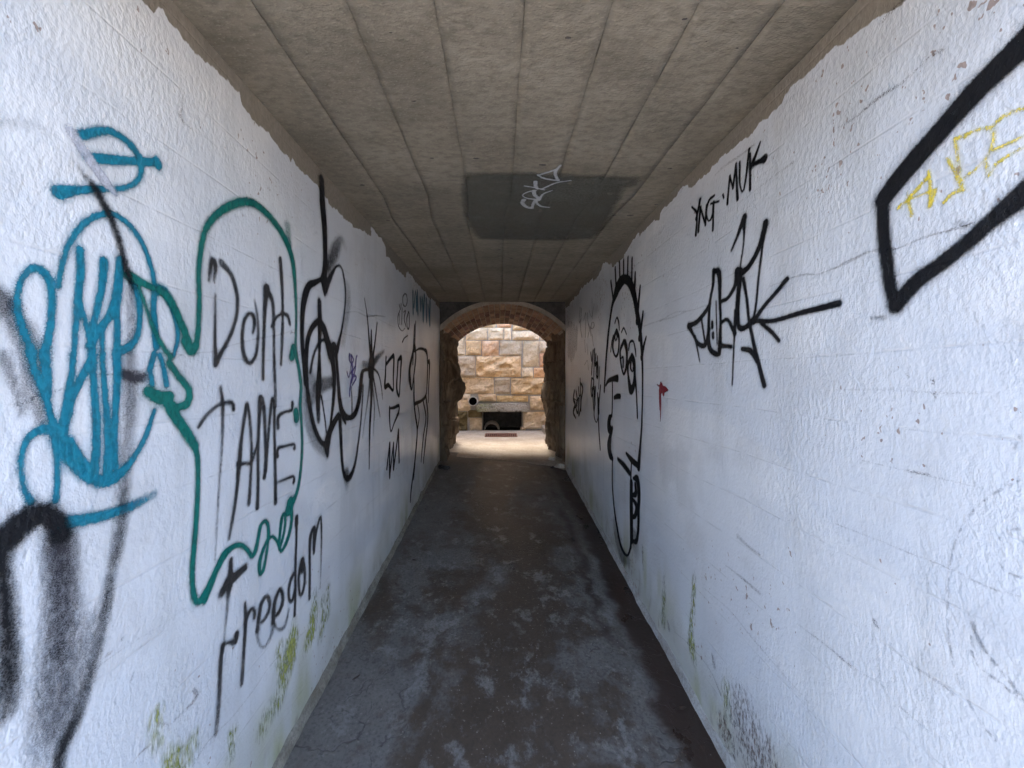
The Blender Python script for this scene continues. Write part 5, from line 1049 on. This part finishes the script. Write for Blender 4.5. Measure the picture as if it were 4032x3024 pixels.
 'dotted_scrawl': ('R', [
  (0.0012, [(0.6131,1.4661,0.0023,0.36),(0.6572,1.4267,0.0024,0.36),(0.6927,1.3922,0.0024,0.36),(0.7272,1.3424,0.0025,0.36),(0.7489,1.2863,0.0026,0.36),(0.7591,1.2281,0.0028,0.36),(0.7629,1.1523,0.0029,0.36),(0.7612,1.0795,0.0032,0.36),(0.7489,1.025,0.0036,0.36),(0.7216,0.9713,0.004,0.36),(0.6927,0.9494,0.0041,0.36)]),
  (0.0011, [(0.6131,1.363,0.0025,0.36),(0.6572,1.3426,0.0027,0.36),(0.6758,1.3335,0.0023,0.36),(0.6869,1.3034,0.0023,0.36),(0.6818,1.2659,0.0031,0.36),(0.6572,1.2601,0.003,0.36),(0.6131,1.2798,0.0025,0.36)]),
  (0.0011, [(0.7242,1.1399,0.0063,0.36),(0.7068,1.1029,0.0068,0.36),(0.6726,1.0749,0.0067,0.36),(0.6535,1.0517,0.0067,0.36),(0.6269,1.0375,0.0066,0.36)]),
  (0.0011, [(0.7253,1.1133,0.0033,0.36),(0.7208,1.0698,0.0043,0.36),(0.6893,1.0596,0.0044,0.36),(0.6572,1.0507,0.0042,0.36)]),
  (0.0011, [(0.6645,1.4784,0.0031,0.36),(0.6582,1.5009,0.0031,0.36)]),
 ]),
 'far_scribbles': ('R', [
  (0.0032, [(4.6197,1.4465,0.0448,0.95),(4.6802,1.3467,0.0532,0.95),(4.5737,1.2887,0.0512,0.95),(4.7007,1.1884,0.055,0.95),(4.5478,1.1321,0.0247,0.95)]),
  (0.0032, [(4.5222,1.4498,0.042,0.95),(4.4533,1.359,0.0493,0.95),(4.5222,1.2544,0.0507,0.95),(4.4227,1.2066,0.0294,0.95),(4.3924,1.3623,0.0467,0.95)]),
  (0.003, [(4.3686,1.4914,0.0404,0.95),(4.3332,1.3655,0.0409,0.95),(4.3686,1.1809,0.0267,0.95),(4.253,1.3106,0.038,0.95),(4.2813,1.589,0.0397,0.95)]),
  (0.0029, [(4.2813,1.5592,0.0217,0.95),(4.138,1.4914,0.041,0.95),(4.2195,1.3716,0.0395,0.95),(4.2474,1.2518,0.0429,0.95)]),
  (0.0031, [(4.6666,1.3604,0.0122,0.95),(4.4595,1.3462,0.0109,0.95),(4.2813,1.416,0.0173,0.95)]),
  (0.0031, [(4.6531,1.2315,0.0159,0.95),(4.4595,1.2841,0.0153,0.95)]),
  (0.0026, [(3.7605,1.8471,0.0315,0.95),(3.73,1.7775,0.0312,0.95)]),
  (0.0026, [(3.6662,1.8634,0.0328,0.95),(3.7343,1.6425,0.0334,0.95)]),
  (0.0025, [(3.6086,1.8723,0.0284,0.95),(3.6413,1.6211,0.0287,0.95)]),
  (0.0025, [(3.5606,1.8191,0.0309,0.95),(3.5884,1.7238,0.0287,0.95),(3.5255,1.7433,0.0284,0.95),(3.5527,1.6354,0.0304,0.95),(3.4948,1.6203,0.029,0.95),(3.4986,1.7958,0.0304,0.95)]),
  (0.0026, [(3.7343,1.5977,0.0327,0.95),(3.7693,1.501,0.0354,0.95),(3.7343,1.427,0.0185,0.95),(3.6495,1.5734,0.0328,0.95),(3.7085,1.6039,0.0174,0.95)]),
  (0.0025, [(3.5884,1.5158,0.0312,0.95),(3.6248,1.3533,0.0314,0.95),(3.6495,1.2499,0.0322,0.95),(3.5645,1.1935,0.0079,0.95),(3.491,1.2651,0.0261,0.95),(3.4535,1.4131,0.0279,0.95),(3.4059,1.5343,0.0268,0.95)]),
  (0.0026, [(3.7127,1.5025,0.0336,0.95),(3.6662,1.3045,0.0332,0.95)]),
  (0.0025, [(3.6413,1.5044,0.049,0.95),(3.6167,1.3639,0.0487,0.95)]),
  (0.0024, [(3.5101,1.4589,0.0306,0.95),(3.491,1.2651,0.0343,0.95),(3.4684,1.1223,0.0339,0.95),(3.4204,0.9716,0.0295,0.95)]),
  (0.0024, [(3.491,1.4111,0.0453,0.95),(3.4722,1.296,0.0451,0.95)]),
  (0.0024, [(3.4241,1.701,0.0179,0.95),(3.4722,1.5088,0.0181,0.95)]),
 ]),
 'faint_scribbles': ('R', [
  (0.003, [(4.2813,2.3825,0.0288,0.5),(4.3274,2.2341,0.0249,0.5),(4.225,2.2544,0.0112,0.5)]),
  (0.003, [(4.225,2.3604,0.0282,0.5),(4.253,2.164,0.0273,0.5),(4.1811,2.0495,0.0217,0.5)]),
  (0.0028, [(4.0907,2.2222,0.0161,0.5),(3.9891,2.2735,0.0216,0.5),(4.014,2.0316,0.0252,0.5)]),
  (0.0027, [(3.9163,2.2612,0.0221,0.5),(3.8925,2.1704,0.019,0.5),(3.8231,2.0963,0.0227,0.5),(3.8925,2.0185,0.0196,0.5)]),
  (0.0025, [(3.7343,2.1368,0.0199,0.5),(3.7605,2.0987,0.0174,0.5),(3.6999,2.0803,0.0063,0.5),(3.6413,2.1031,0.0197,0.5),(3.6704,2.1358,0.0065,0.5),(3.7343,2.1368,0.0059,0.5)]),
  (0.0026, [(3.7871,2.1022,0.0276,0.5),(3.7561,2.0248,0.0274,0.5)]),
  (0.0026, [(3.7343,2.3762,0.0127,0.5),(3.7127,2.1751,0.0126,0.5)]),
  (0.0026, [(3.846,2.2815,0.009,0.5),(3.7343,2.1992,0.0069,0.5),(3.6495,2.3077,0.0152,0.5)]),
  (0.0027, [(4.0393,2.0005,0.0195,0.5),(4.014,1.875,0.0075,0.5),(3.9403,1.9578,0.0054,0.5),(3.8925,1.845,0.017,0.5)]),
  (0.0027, [(4.0648,1.7425,0.0091,0.5),(3.9163,1.781,0.0074,0.5),(3.8691,1.6925,0.0204,0.5)]),
  (0.0025, [(3.7127,2.0199,0.0145,0.5),(3.6578,1.9117,0.0143,0.5)]),
 ]),
 'faded_red': ('R', [
  (0.0139, [(5.0161,2.2512,0.1682,0.25),(4.9773,1.941,0.1669,0.25)]),
  (0.0135, [(4.8278,2.2402,0.1595,0.25),(4.8278,1.8904,0.1595,0.25)]),
  (0.013, [(4.6531,2.1911,0.1494,0.25),(4.6802,1.9206,0.1502,0.25)]),
  (0.0126, [(4.4906,2.1454,0.1388,0.25),(4.5222,1.9854,0.1397,0.25)]),
 ]),
 'crack_right': ('R', [
  (0.0014, [(0.7246,1.8923,0.0021,0.32),(0.7588,1.8934,0.004,0.36),(0.8125,1.8969,0.0033,0.36),(0.865,1.892,0.003,0.36),(0.9039,1.9016,0.0025,0.28),(0.9355,1.9069,0.0044,0.36),(1.0057,1.8991,0.0037,0.28)]),
  (0.0015, [(0.9473,1.9026,0.003,0.32),(0.9903,1.8965,0.0041,0.36),(1.034,1.8933,0.0042,0.36),(1.0755,1.8922,0.0031,0.28),(1.1272,1.9036,0.0043,0.36),(1.1842,1.907,0.003,0.24),(1.2726,1.9032,0.002,0.16)]),
  (0.0026, [(2.1464,1.9186,0.0059,0.2),(1.9664,1.937,0.004,0.2),(1.8142,1.9196,0.0036,0.2),(1.6689,1.9179,0.0025,0.2)]),
  (0.0033, [(2.3818,1.9241,0.007,0.2),(2.158,1.9237,0.0063,0.2),(1.9971,1.9163,0.0047,0.2),(1.8543,1.9216,0.0045,0.2)]),
  (0.0019, [(1.0184,2.2645,0.0039,0.2),(0.9811,2.2593,0.0053,0.24),(0.9409,2.2612,0.0067,0.28),(0.9039,2.2639,0.0074,0.32),(0.8604,2.2587,0.0053,0.28),(0.8336,2.2624,0.0037,0.2),(0.8044,2.2706,0.0045,0.24),(0.7772,2.2643,0.0058,0.28)]),
  (0.0022, [(1.3553,2.4247,0.0066,0.28),(1.4275,2.4312,0.0067,0.24),(1.5325,2.4469,0.0083,0.24),(1.5978,2.4463,0.0053,0.16)]),
  (0.0019, [(1.1767,2.2627,0.0069,0.24),(1.2308,2.2637,0.0059,0.2),(1.3081,2.2616,0.004,0.14),(1.4496,2.257,0.0035,0.12)]),
  (0.0019, [(0.9039,2.4367,0.0073,0.28),(0.8697,2.4413,0.0094,0.28),(0.8512,2.4377,0.007,0.28)]),
  (0.0012, [(1.0184,1.2142,0.0028,0.2),(0.9173,1.2187,0.0025,0.16),(0.8345,1.2208,0.0023,0.2),(0.757,1.2242,0.0021,0.2),(0.7068,1.2194,0.0025,0.24),(0.6572,1.2262,0.002,0.2)]),
  (0.0019, [(1.0184,0.864,0.004,0.28),(0.9619,0.8707,0.0029,0.2),(0.888,0.8837,0.002,0.12)]),
  (0.0015, [(0.8604,0.867,0.0044,0.24),(0.7962,0.8651,0.0027,0.16)]),
  (0.0015, [(0.8499,0.9776,0.0032,0.16),(0.7783,0.9823,0.0049,0.24),(0.757,0.9795,0.005,0.24)]),
  (0.0016, [(0.8396,1.3976,0.0044,0.28),(0.8008,1.4002,0.0042,0.28)]),
  (0.0018, [(0.9173,1.0201,0.0114,0.32),(0.9083,1.0111,0.0065,0.32)]),
  (0.0015, [(0.7939,1.5984,0.0046,0.36),(0.7907,1.5898,0.0046,0.36)]),
  (0.0016, [(0.8421,1.6092,0.0041,0.32),(0.8396,1.6038,0.0041,0.32)]),
  (0.0015, [(0.7894,1.5704,0.0041,0.28),(0.7871,1.5603,0.0041,0.28)]),
  (0.0034, [(1.4459,1.0068,0.0147,0.2),(1.391,0.9953,0.0104,0.24),(1.324,0.9921,0.0081,0.28)]),
  (0.0023, [(1.5263,0.8587,0.0048,0.16),(1.4089,0.8612,0.0089,0.28),(1.324,0.8598,0.0099,0.2)]),
  (0.0026, [(1.622,0.432,0.0132,0.32),(1.6066,0.3972,0.0204,0.32)]),
  (0.0033, [(2.0446,0.3027,0.0182,0.32),(2.0314,0.278,0.0272,0.32)]),
  (0.002, [(1.9624,0.3069,0.0042,0.16),(1.8015,0.3468,0.0054,0.2),(1.6402,0.3587,0.0051,0.16),(1.5588,0.3186,0.0114,0.28)]),
  (0.0017, [(1.6907,0.6789,0.0037,0.14),(1.5054,0.694,0.0035,0.16),(1.3736,0.678,0.0043,0.2),(1.221,0.666,0.003,0.16),(1.11,0.6604,0.0027,0.12)]),
  (0.0013, [(1.1567,0.8614,0.0024,0.16),(1.0669,0.8665,0.0038,0.28),(1.0222,0.8681,0.0044,0.28),(0.9725,0.864,0.0027,0.24)]),
  (0.0014, [(1.0184,1.5697,0.0026,0.14),(0.9173,1.5733,0.0024,0.14),(0.8447,1.5727,0.0022,0.14),(0.7916,1.5703,0.0031,0.2),(0.6859,1.5743,0.002,0.1)]),
  (0.0013, [(0.9487,1.3976,0.0025,0.16),(0.8604,1.3981,0.0023,0.12),(0.7962,1.3977,0.0026,0.16),(0.6997,1.3974,0.002,0.1)]),
 ]),
 'moss_right': ('R', [
  (0.0137, [(2.1033,0.5313,0.0246,0.1),(2.0993,0.4135,0.0321,0.4),(2.1033,0.2569,0.0356,0.4)]),
  (0.0117, [(1.7754,0.7016,0.0126,0.3),(1.7782,0.6385,0.0208,0.6),(1.7869,0.5245,0.0274,0.45),(1.7986,0.4075,0.0379,0.5),(1.7898,0.3476,0.0579,0.62),(1.7611,0.2815,0.0348,0.1)]),
  (0.0149, [(1.5242,0.3937,0.0225,0.5),(1.5263,0.3391,0.0403,0.35),(1.5158,0.2737,0.0425,0.15)]),
  (0.0079, [(2.4101,0.5376,0.0238,0.4),(2.4101,0.3754,0.0185,0.15)]),
 ]),
 'bare_patch': ('R', [
  (0.0338, [(1.4652,0.4075,0.0635,0.18),(1.4089,0.3787,0.1382,0.34),(1.3823,0.3172,0.1844,0.42),(1.3401,0.2853,0.231,0.4),(1.3082,0.2632,0.2371,0.35)]),
  (0.0123, [(1.5478,0.2078,0.0765,0.4),(1.5054,0.1723,0.0893,0.4)]),
 ]),
 'ceiling_tag': ('C', [
  (0.0022, [(0.2727,1.7258,0.0117,0.9),(0.2575,1.7772,0.0163,0.9),(0.2646,1.819,0.0152,0.9),(0.2829,1.8604,0.0153,0.9)]),
  (0.0021, [(0.2515,1.7651,0.0133,0.9),(0.2126,1.7927,0.0136,0.9),(0.1815,1.8136,0.0138,0.9)]),
  (0.0022, [(0.1767,1.8083,0.0095,0.9),(0.213,1.8427,0.0132,0.9),(0.2835,1.8649,0.0124,0.9)]),
  (0.0023, [(0.1736,1.8739,0.0189,0.9),(0.179,1.9204,0.0187,0.9),(0.1914,1.9469,0.0173,0.9)]),
  (0.0023, [(0.1232,1.918,0.0089,0.9),(0.1657,1.9323,0.011,0.9),(0.2277,1.9592,0.011,0.9)]),
  (0.0023, [(0.2128,1.9518,0.0124,0.9),(0.2746,1.8876,0.0109,0.9),(0.3433,1.8627,0.0102,0.9)]),
  (0.0024, [(0.1833,1.9667,0.0122,0.9),(0.1463,1.9817,0.011,0.9),(0.119,2.0205,0.0061,0.9),(0.1456,2.0553,0.0113,0.9),(0.191,2.069,0.0156,0.9)]),
  (0.0024, [(0.1747,1.9692,0.0188,0.9),(0.1817,2.0139,0.0212,0.9),(0.2084,2.058,0.0205,0.9)]),
  (0.0024, [(0.2667,1.9667,0.0087,0.9),(0.2261,2.0074,0.0116,0.9),(0.2123,2.0774,0.0176,0.9)]),
  (0.0026, [(0.2082,2.0677,0.0189,0.9),(0.2007,2.1056,0.0142,0.9),(0.2299,2.1553,0.0167,0.9),(0.2783,2.172,0.0111,0.9)]),
  (0.0026, [(0.1296,2.0746,0.0239,0.9),(0.1247,2.1171,0.0214,0.9),(0.1536,2.1689,0.0232,0.9),(0.1817,2.1796,0.0225,0.9)]),
  (0.0025, [(0.1814,2.1765,0.0165,0.9),(0.1866,2.1027,0.0165,0.9),(0.1934,2.0746,0.0166,0.9)]),
 ]),
}

def spline(pts, step=0.012):
    P = np.array(pts, float)
    if len(P) == 2: Q = [P[0], P[0], P[1], P[1]]
    else: Q = [2 * P[0] - P[1]] + list(P) + [2 * P[-1] - P[-2]]
    if len(P) == 2: Q = [2 * P[0] - P[1], P[0], P[1], 2 * P[1] - P[0]]
    out = []
    for i in range(1, len(Q) - 2):
        a, b, c, d = Q[i-1], Q[i], Q[i+1], Q[i+2]
        n = max(2, int(np.hypot(*(c - b)[:2]) / step))
        for t in np.arange(n) / n:
            q = 0.5 * ((2*b) + (c - a)*t + (2*a - 5*b + 4*c - d)*t*t + (3*b - a - 3*c + d)*t**3)
            q[2] = b[2] + (c[2] - b[2]) * t; q[3] = b[3] + (c[3] - b[3]) * t
            out.append(q)
    out.append(Q[-2]); return np.array(out)

def cover_mesh(name, strokes, surf, mat, parent, off, res=0.004, halo=0.0):
    """paint film on a surface: a fine sheet kept only where there is paint, with the cover per vertex"""
    S = [(sm, spline(p)) for sm, p in strokes]
    for _, s in S: s[:, 2] *= 0.98 if halo else 1.08
    lo = np.min([s[:, :2].min(0) - s[:, 2].max() - 0.03 for _, s in S], 0); hi = np.max([s[:, :2].max(0) + s[:, 2].max() + 0.03 for _, s in S], 0)
    nu = int((hi[0] - lo[0]) / res) + 2; nv = int((hi[1] - lo[1]) / res) + 2
    A = np.zeros((nu, nv), np.float32)
    gu = lo[0] + res * np.arange(nu); gv = lo[1] + res * np.arange(nv)
    for sm, s in S:
        B = np.zeros_like(A)
        for p, q in zip(s[:-1], s[1:]):
            w = max(p[2], q[2]); soft = sm if sm else 0.2 * w; soft = max(soft * 1.7, res * 0.8); hx = min(max(0.6 * w, 0.012), 0.034) if halo else 0.0; ext = w / 2 + max(soft, hx) + res
            i0 = max(0, int((min(p[0], q[0]) - ext - lo[0]) / res)); i1 = min(nu, int((max(p[0], q[0]) + ext - lo[0]) / res) + 2)
            j0 = max(0, int((min(p[1], q[1]) - ext - lo[1]) / res)); j1 = min(nv, int((max(p[1], q[1]) + ext - lo[1]) / res) + 2)
            U, V = np.meshgrid(gu[i0:i1], gv[j0:j1], indexing='ij')
            dx, dy = q[0] - p[0], q[1] - p[1]; l2 = dx*dx + dy*dy + 1e-12
            t = np.clip(((U - p[0]) * dx + (V - p[1]) * dy) / l2, 0, 1)
            d = np.hypot(U - p[0] - t*dx, V - p[1] - t*dy)
            hw = (p[2] + (q[2] - p[2]) * t) / 2; op = p[3] + (q[3] - p[3]) * t
            x = np.clip(0.5 + 0.5 * (hw - d) / soft, 0, 1)
            val = op * x * x * (3 - 2 * x)
            if halo: val = np.maximum(val, halo * op * np.clip(1 - (d - hw) / hx, 0, 1) ** 2)
            np.maximum(B[i0:i1, j0:j1], val, out=B[i0:i1, j0:j1])
        A = 1 - (1 - A) * (1 - B)
    return film(name, A, gu, gv, surf, mat, parent, off)

def film(name, A, gu, gv, surf, mat, parent, off):
    keep = A > 0.03
    cell = keep[:-1, :-1] | keep[1:, :-1] | keep[:-1, 1:] | keep[1:, 1:]
    U, V = np.meshgrid(gu, gv, indexing='ij')
    if surf == 'L': inside = (V < ceil_z(0) + 0.0222 * U - 0.002) & (U < Y1); X = XL + wall_relief(U, V, 11) + off; XYZ = np.stack([X, U, V], -1)
    elif surf == 'R': inside = (V < ceil_z(0) + 0.0222 * U - 0.002) & (U < Y1); X = XR - wall_relief(U, V, 23) - off; XYZ = np.stack([X, U, V], -1)
    elif surf == 'C': inside = np.ones_like(U, bool); XYZ = np.stack([U, V, 2.547 + 0.0222 * (V - 0.96) - off], -1)
    else: inside = np.ones_like(U, bool); XYZ = np.stack([U, V, np.full_like(U, off)], -1)
    cell &= inside[:-1, :-1] & inside[1:, 1:] & inside[1:, :-1] & inside[:-1, 1:]
    ci, cj = np.nonzero(cell)
    nv = A.shape[1]
    quad = np.stack([ci*nv+cj, (ci+1)*nv+cj, (ci+1)*nv+cj+1, ci*nv+cj+1], -1)
    if surf in ('L', 'C'): pass
    used, inv = np.unique(quad.ravel(), return_inverse=True)
    q = inv.reshape(-1, 4)
    if surf in ('R', 'C'): q = q[:, ::-1]
    co = XYZ.reshape(-1, 3)[used]; cv = A.ravel()[used]
    me = bpy.data.meshes.new(name)
    me.vertices.add(len(co)); me.vertices.foreach_set('co', co.astype(np.float32).ravel())
    me.loops.add(q.size); me.loops.foreach_set('vertex_index', q.astype(np.int32).ravel())
    me.polygons.add(len(q)); me.polygons.foreach_set('loop_start', np.arange(0, q.size, 4, dtype=np.int32)); me.polygons.foreach_set('loop_total', np.full(len(q), 4, np.int32))
    me.polygons.foreach_set('use_smooth', np.ones(len(q), bool))
    me.update(calc_edges=True)
    at = me.attributes.new('cover', 'FLOAT', 'POINT'); at.data.foreach_set('value', cv.astype(np.float32))
    me.materials.append(mat)
    return link(bpy.data.objects.new(name, me), parent)

SP = {
 'teal': make_spray('teal_spray', (0.010, 0.215, 0.310), 0.42, second=(0.006, 0.160, 0.235)),
 'green': make_spray('sea_green_spray', (0.004, 0.170, 0.140), 0.42, second=(0.004, 0.128, 0.108)),
 'black': make_spray('black_spray', (0.011, 0.011, 0.013), 0.5, 0.8, 0.3),
 'haze': make_spray('black_overspray', (0.035, 0.033, 0.043), 0.6, 0.7),
 'dull': make_spray('dull_black_spray', (0.030, 0.027, 0.027), 0.6, 1.1),
 'pen': make_spray('black_paint_pen', (0.008, 0.008, 0.010), 0.6, 0.4, 0.15),
 'pale': make_spray('pale_lilac_paint', (0.66, 0.66, 0.73), 0.5, 0.6),
 'purple': make_spray('purple_marker', (0.075, 0.050, 0.24), 0.5, 0.5),
 'red': make_spray('dark_red_paint', (0.26, 0.008, 0.022), 0.45, 0.5),
 'yellow': make_spray('yellow_chalk', (0.85, 0.66, 0.05), 0.7, 1.0, 0.2, dots=0.45),
 'dots': make_spray('blue_black_pen', (0.02, 0.035, 0.06), 0.5, 0.6, 0.4, dots=0.8),
 'crack': make_spray('crack_grime', (0.15, 0.105, 0.085), 0.9, 1.6, 0.1),
 'moss': make_spray('green_algae', (0.40, 0.42, 0.12), 0.85, 2.6, 0.1, second=(0.26, 0.28, 0.07), rag=0.0),
 'bare': make_spray('rubbed_bare_render', (0.24, 0.185, 0.165), 0.9, 2.4, 0.1, rag=0.15, dots=0.5),
 'grey': make_spray('grey_cover_paint', (0.142, 0.140, 0.118), 0.8, 1.0, 0.1, second=(0.112, 0.111, 0.094)),
 'silver': make_spray('pale_grey_pen', (0.55, 0.56, 0.58), 0.6, 0.8),
 'redfaint': make_spray('faded_red_paint', (0.30, 0.16, 0.15), 0.7, 1.5),
}
SPEC = [  # key, object name, paint, offset mm, cell mm, label
 ('moss_left', 'algae_stain', 'moss', 0.8, 5, 'green algae streaks low on the wall under the lettering'),
 ('crack_left', 'crack', 'crack', 1.3, 3, 'thin rusty cracks along the board joints'),
 ('smear_spray', 'overspray', 'haze', 1.8, 5, 'grey black overspray beside the teal figure'),
 ('teal_figure', 'graffiti_figure', 'teal', 2.4, 4, 'blue teal figure with hat, looped ears and striped mouth'),
 ('green_outline', 'graffiti_outline', 'green', 3.0, 4, 'sea green speech bubble outline round the lettering'),
 ('black_arch', 'graffiti_arch', 'black', 3.6, 5, 'thick black sprayed arch in the near corner'),
 ('pale_strip', 'paint_strip', 'pale', 4.1, 4, 'pale lilac diagonal strip through the teal hat'),
 ('tame_lettering', 'graffiti_lettering', 'dull', 4.6, 3, 'dull black words Dont TAME Freedom'),
 ('black_character', 'graffiti_character', 'black', 2.4, 4, 'black sprayed character with big round eye and long nose'),
 ('purple_scribble', 'marker_scribble', 'purple', 3.6, 3, 'small purple marker scribble'),
 ('block_letters', 'graffiti_letters', 'pen', 2.4, 4, 'black angular block letters and zigzag'),
 ('looped_figure', 'graffiti_loop', 'pen', 3.0, 4, 'black looped figure with long drips near the far end'),
 ('teal_lettering', 'graffiti_lettering', 'teal', 2.4, 5, 'small teal letters high up at the far end'),
 ('outline_tag', 'graffiti_tag', 'pen', 2.4, 4, 'thin black outlined tag high on the wall'),
 ('moss_right', 'algae_stain', 'moss', 0.8, 4, 'green algae streaks low on the wall'),
 ('bare_patch', 'bare_patch', 'bare', 1.0, 5, 'brown rubbed patch where the paint is worn off'),
 ('crack_right', 'crack', 'crack', 1.4, 3, 'thin rusty cracks along the board joints'),
 ('face_drawing', 'graffiti_face', 'pen', 2.4, 4, 'tall black line drawing of a three eyed face with spiked hair'),
 ('red_arrow', 'graffiti_arrow', 'red', 2.4, 3, 'small dark red arrow with a drip'),
 ('capital_lettering', 'graffiti_lettering', 'pen', 2.4, 3, 'black capital letters YNG MUK'),
 ('sharp_tag', 'graffiti_tag', 'black', 2.4, 3, 'large spiky black tag'),
 ('bold_angle', 'graffiti_angle', 'black', 2.4, 5, 'bold black angular bracket at the near edge'),
 ('yellow_scrawl', 'graffiti_scrawl', 'yellow', 2.0, 3, 'faint yellow scrawl inside the bold black bracket'),
 ('dotted_scrawl', 'pen_scrawl', 'dots', 2.0, 3, 'thin dotted blue black pen curves'),
 ('far_scribbles', 'graffiti_tag', 'pen', 2.4, 4, 'black scribbled tags near the far end'),
 ('faint_scribbles', 'faint_scribbles', 'pen', 3.0, 4, 'faint thin scribbles near the far end'),
 ('faded_red', 'faded_paint', 'redfaint', 1.6, 6, 'faded reddish brush marks at the far end'),
 ('ceiling_tag', 'graffiti_tag', 'silver', 8.2, 3, 'pale grey tag on the grey patch'),
]
for key, name, paint, off, res, label in SPEC:
    surf, strokes = PAINT[key]
    parent = {'L': wall_l, 'R': wall_r, 'C': ceiling}[surf]
    o = cover_mesh(name, strokes, surf, SP[paint], parent, off * 0.001, res * 0.001, halo={'teal': 0.30, 'green': 0.30, 'black': 0.26, 'haze': 0.2, 'dull': 0.22}.get(paint, 0.0))
    tag(o, label)

# grey rectangle rolled over older marks on the ceiling
PATCH = [(-0.168,1.83),(-0.147,1.806),(0.004,1.798),(0.166,1.806),(0.292,1.819),(0.494,1.824),(0.66,1.846),(0.677,1.909),(0.622,1.932),(0.636,2.034),(0.651,2.256),(0.667,2.491),(0.639,2.686),(0.412,2.721),(-0.131,2.697),(-0.165,2.596),(-0.191,2.433),(-0.201,2.223),(-0.188,2.007)]
gu = np.arange(-0.27, 0.75, 0.006); gv = np.arange(1.74, 2.79, 0.006)
U, V = np.meshgrid(gu, gv, indexing='ij'); pp = np.array(PATCH); ins = np.zeros_like(U, bool); dist = np.full_like(U, 9.0)
for (ax, ay), (bx, by) in zip(pp, np.roll(pp, -1, 0)):
    c1 = ((ay > V) != (by > V)); xi = (bx - ax) * (V - ay) / (by - ay + 1e-9) + ax; ins ^= c1 & (U < xi)
    dx, dy = bx - ax, by - ay; t = np.clip(((U - ax)*dx + (V - ay)*dy) / (dx*dx + dy*dy), 0, 1); dist = np.minimum(dist, np.hypot(U - ax - t*dx, V - ay - t*dy))
sdv = np.where(ins, dist, -dist) + 0.02 * fbm(U * 14, V * 14, 3, 3)
A = np.clip(0.5 + sdv / 0.05, 0, 1) * (0.76 + 0.4 * fbm(U * 7, V * 16, 8, 4)); A = np.where(vnoise(U * 26, V * 9, 4) > 0.93, A * 0.55, A)
tag(film('paint_patch', np.clip(A, 0, 1).astype(np.float32), gu, gv, 'C', SP['grey'], ceiling, 0.0068), 'dark grey painted-over rectangle on the ceiling')

# ------------------------------------------------------------------ litter and loose stones
def pebble(name, loc, size, mat, seed, label, cat, group=None, col=(1, 1, 1, 1)):
    bm = bmesh.new(); bmesh.ops.create_icosphere(bm, subdivisions=3, radius=1.0)
    for q in bm.verts:
        n_ = mnoise.noise(q.co * 1.3 + Vector((seed, seed * 2, 0))) * 0.5 + mnoise.noise(q.co * 3 + Vector((seed, 0, 5))) * 0.25
        q.co *= (1 + n_); q.co.x *= size[0]; q.co.y *= size[1]; q.co.z = max(q.co.z, -0.45) * size[2]
    zmin = min(q.co.z for q in bm.verts)
    for q in bm.verts: q.co.z -= zmin
    o = bm_obj(name, bm, mat); o.location = loc; o.color = col; o.rotation_euler.z = seed
    return tag(o, label, cat, group)
def fz(x, y): 
    z = floor_z(y) + 0.012 * float(fbm(x * 2.3, y * 2.3, 5, 4)) - 0.045 * max(0.0, (x - 0.35) / 0.55) ** 1.5
    return z
pebble('loose_stone', (0.755, 5.52, floor_z(5.5) - 0.018), (0.06, 0.05, 0.035), M['pale_stone'], 1.3, 'pale broken stone lying at the foot of the right jamb', 'stone', None)
pebble('loose_stone', (0.80, 5.14, floor_z(5.14) - 0.022), (0.065, 0.045, 0.04), M['pale_stone'], 2.7, 'pale jagged stone nearest the right passage wall', 'stone', None)
pebble('loose_stone', (0.70, 5.10, floor_z(5.1) - 0.02), (0.028, 0.025, 0.02), M['litter'], 4.1, 'small dark stone beside the pale jagged stone', 'stone', None)
pebble('litter_heap', (-0.74, 5.02, floor_z(5.0) + 0.004), (0.10, 0.07, 0.032), M['litter'], 5.9, 'low black heap of litter against the left wall base', 'litter', None)

def leaf(x, y, l, w, rz, label, mat='leaf', curl=0.3):
    verts = []; faces = []; n = 8
    for s in range(2):
        for i in range(n + 1):
            t = i / n; hw = w * math.sin(math.pi * t) ** 0.8 * 0.5
            zc = curl * w * (0.5 - math.cos((t - .5) * 3) * 0.5) + 0.0035 + s * 0.0012
            for k in (-1, 0, 1): verts.append(((t - 0.5) * l, k * hw, zc + abs(k) * curl * 0.3 * w))
    m = (n + 1) * 3
    for i in range(n):
        for k in range(2):
            a = i*3+k; faces.append((a, a+1, a+4, a+3)); faces.append((m+a, m+a+3, m+a+4, m+a+1))
    o = mesh_obj('dead_leaf', verts, faces, M[mat], smooth=True); o.location = (x, y, fz(x, y) + 0.003); o.rotation_euler.z = rz
    return tag(o, label, 'leaf')
def at_floor(px, py):        # where a point of the photograph meets the sloping floor
    k = (py - 1490) / 1514; y = (1.6 - 0.011) / (k + 0.082); return ((px - 1968) * y / 1514, y)
for px, py, l, w, rz, lab in ((2680, 2768, .052, .018, .15, 'dark brown leaf lying in the wet gutter by the right wall'),
    (1488, 2393, .05, .017, .3, 'dark curled leaf on the left half of the floor'),
    (1632, 2209, .045, .02, -.4, 'small pale leaf far along the left side of the floor'),
    (1403, 2673, .045, .012, .9, 'narrow dark leaf on the floor near the left wall'),
    (1560, 2305, .04, .012, 2.0, 'thin dark leaf beyond the curled leaf'),
    (1884, 1826, .10, .03, 0.1, 'dark leaf on the shaded floor before the arch')):
    x, y = at_floor(px, py); leaf(x, y, l, w, rz, lab)
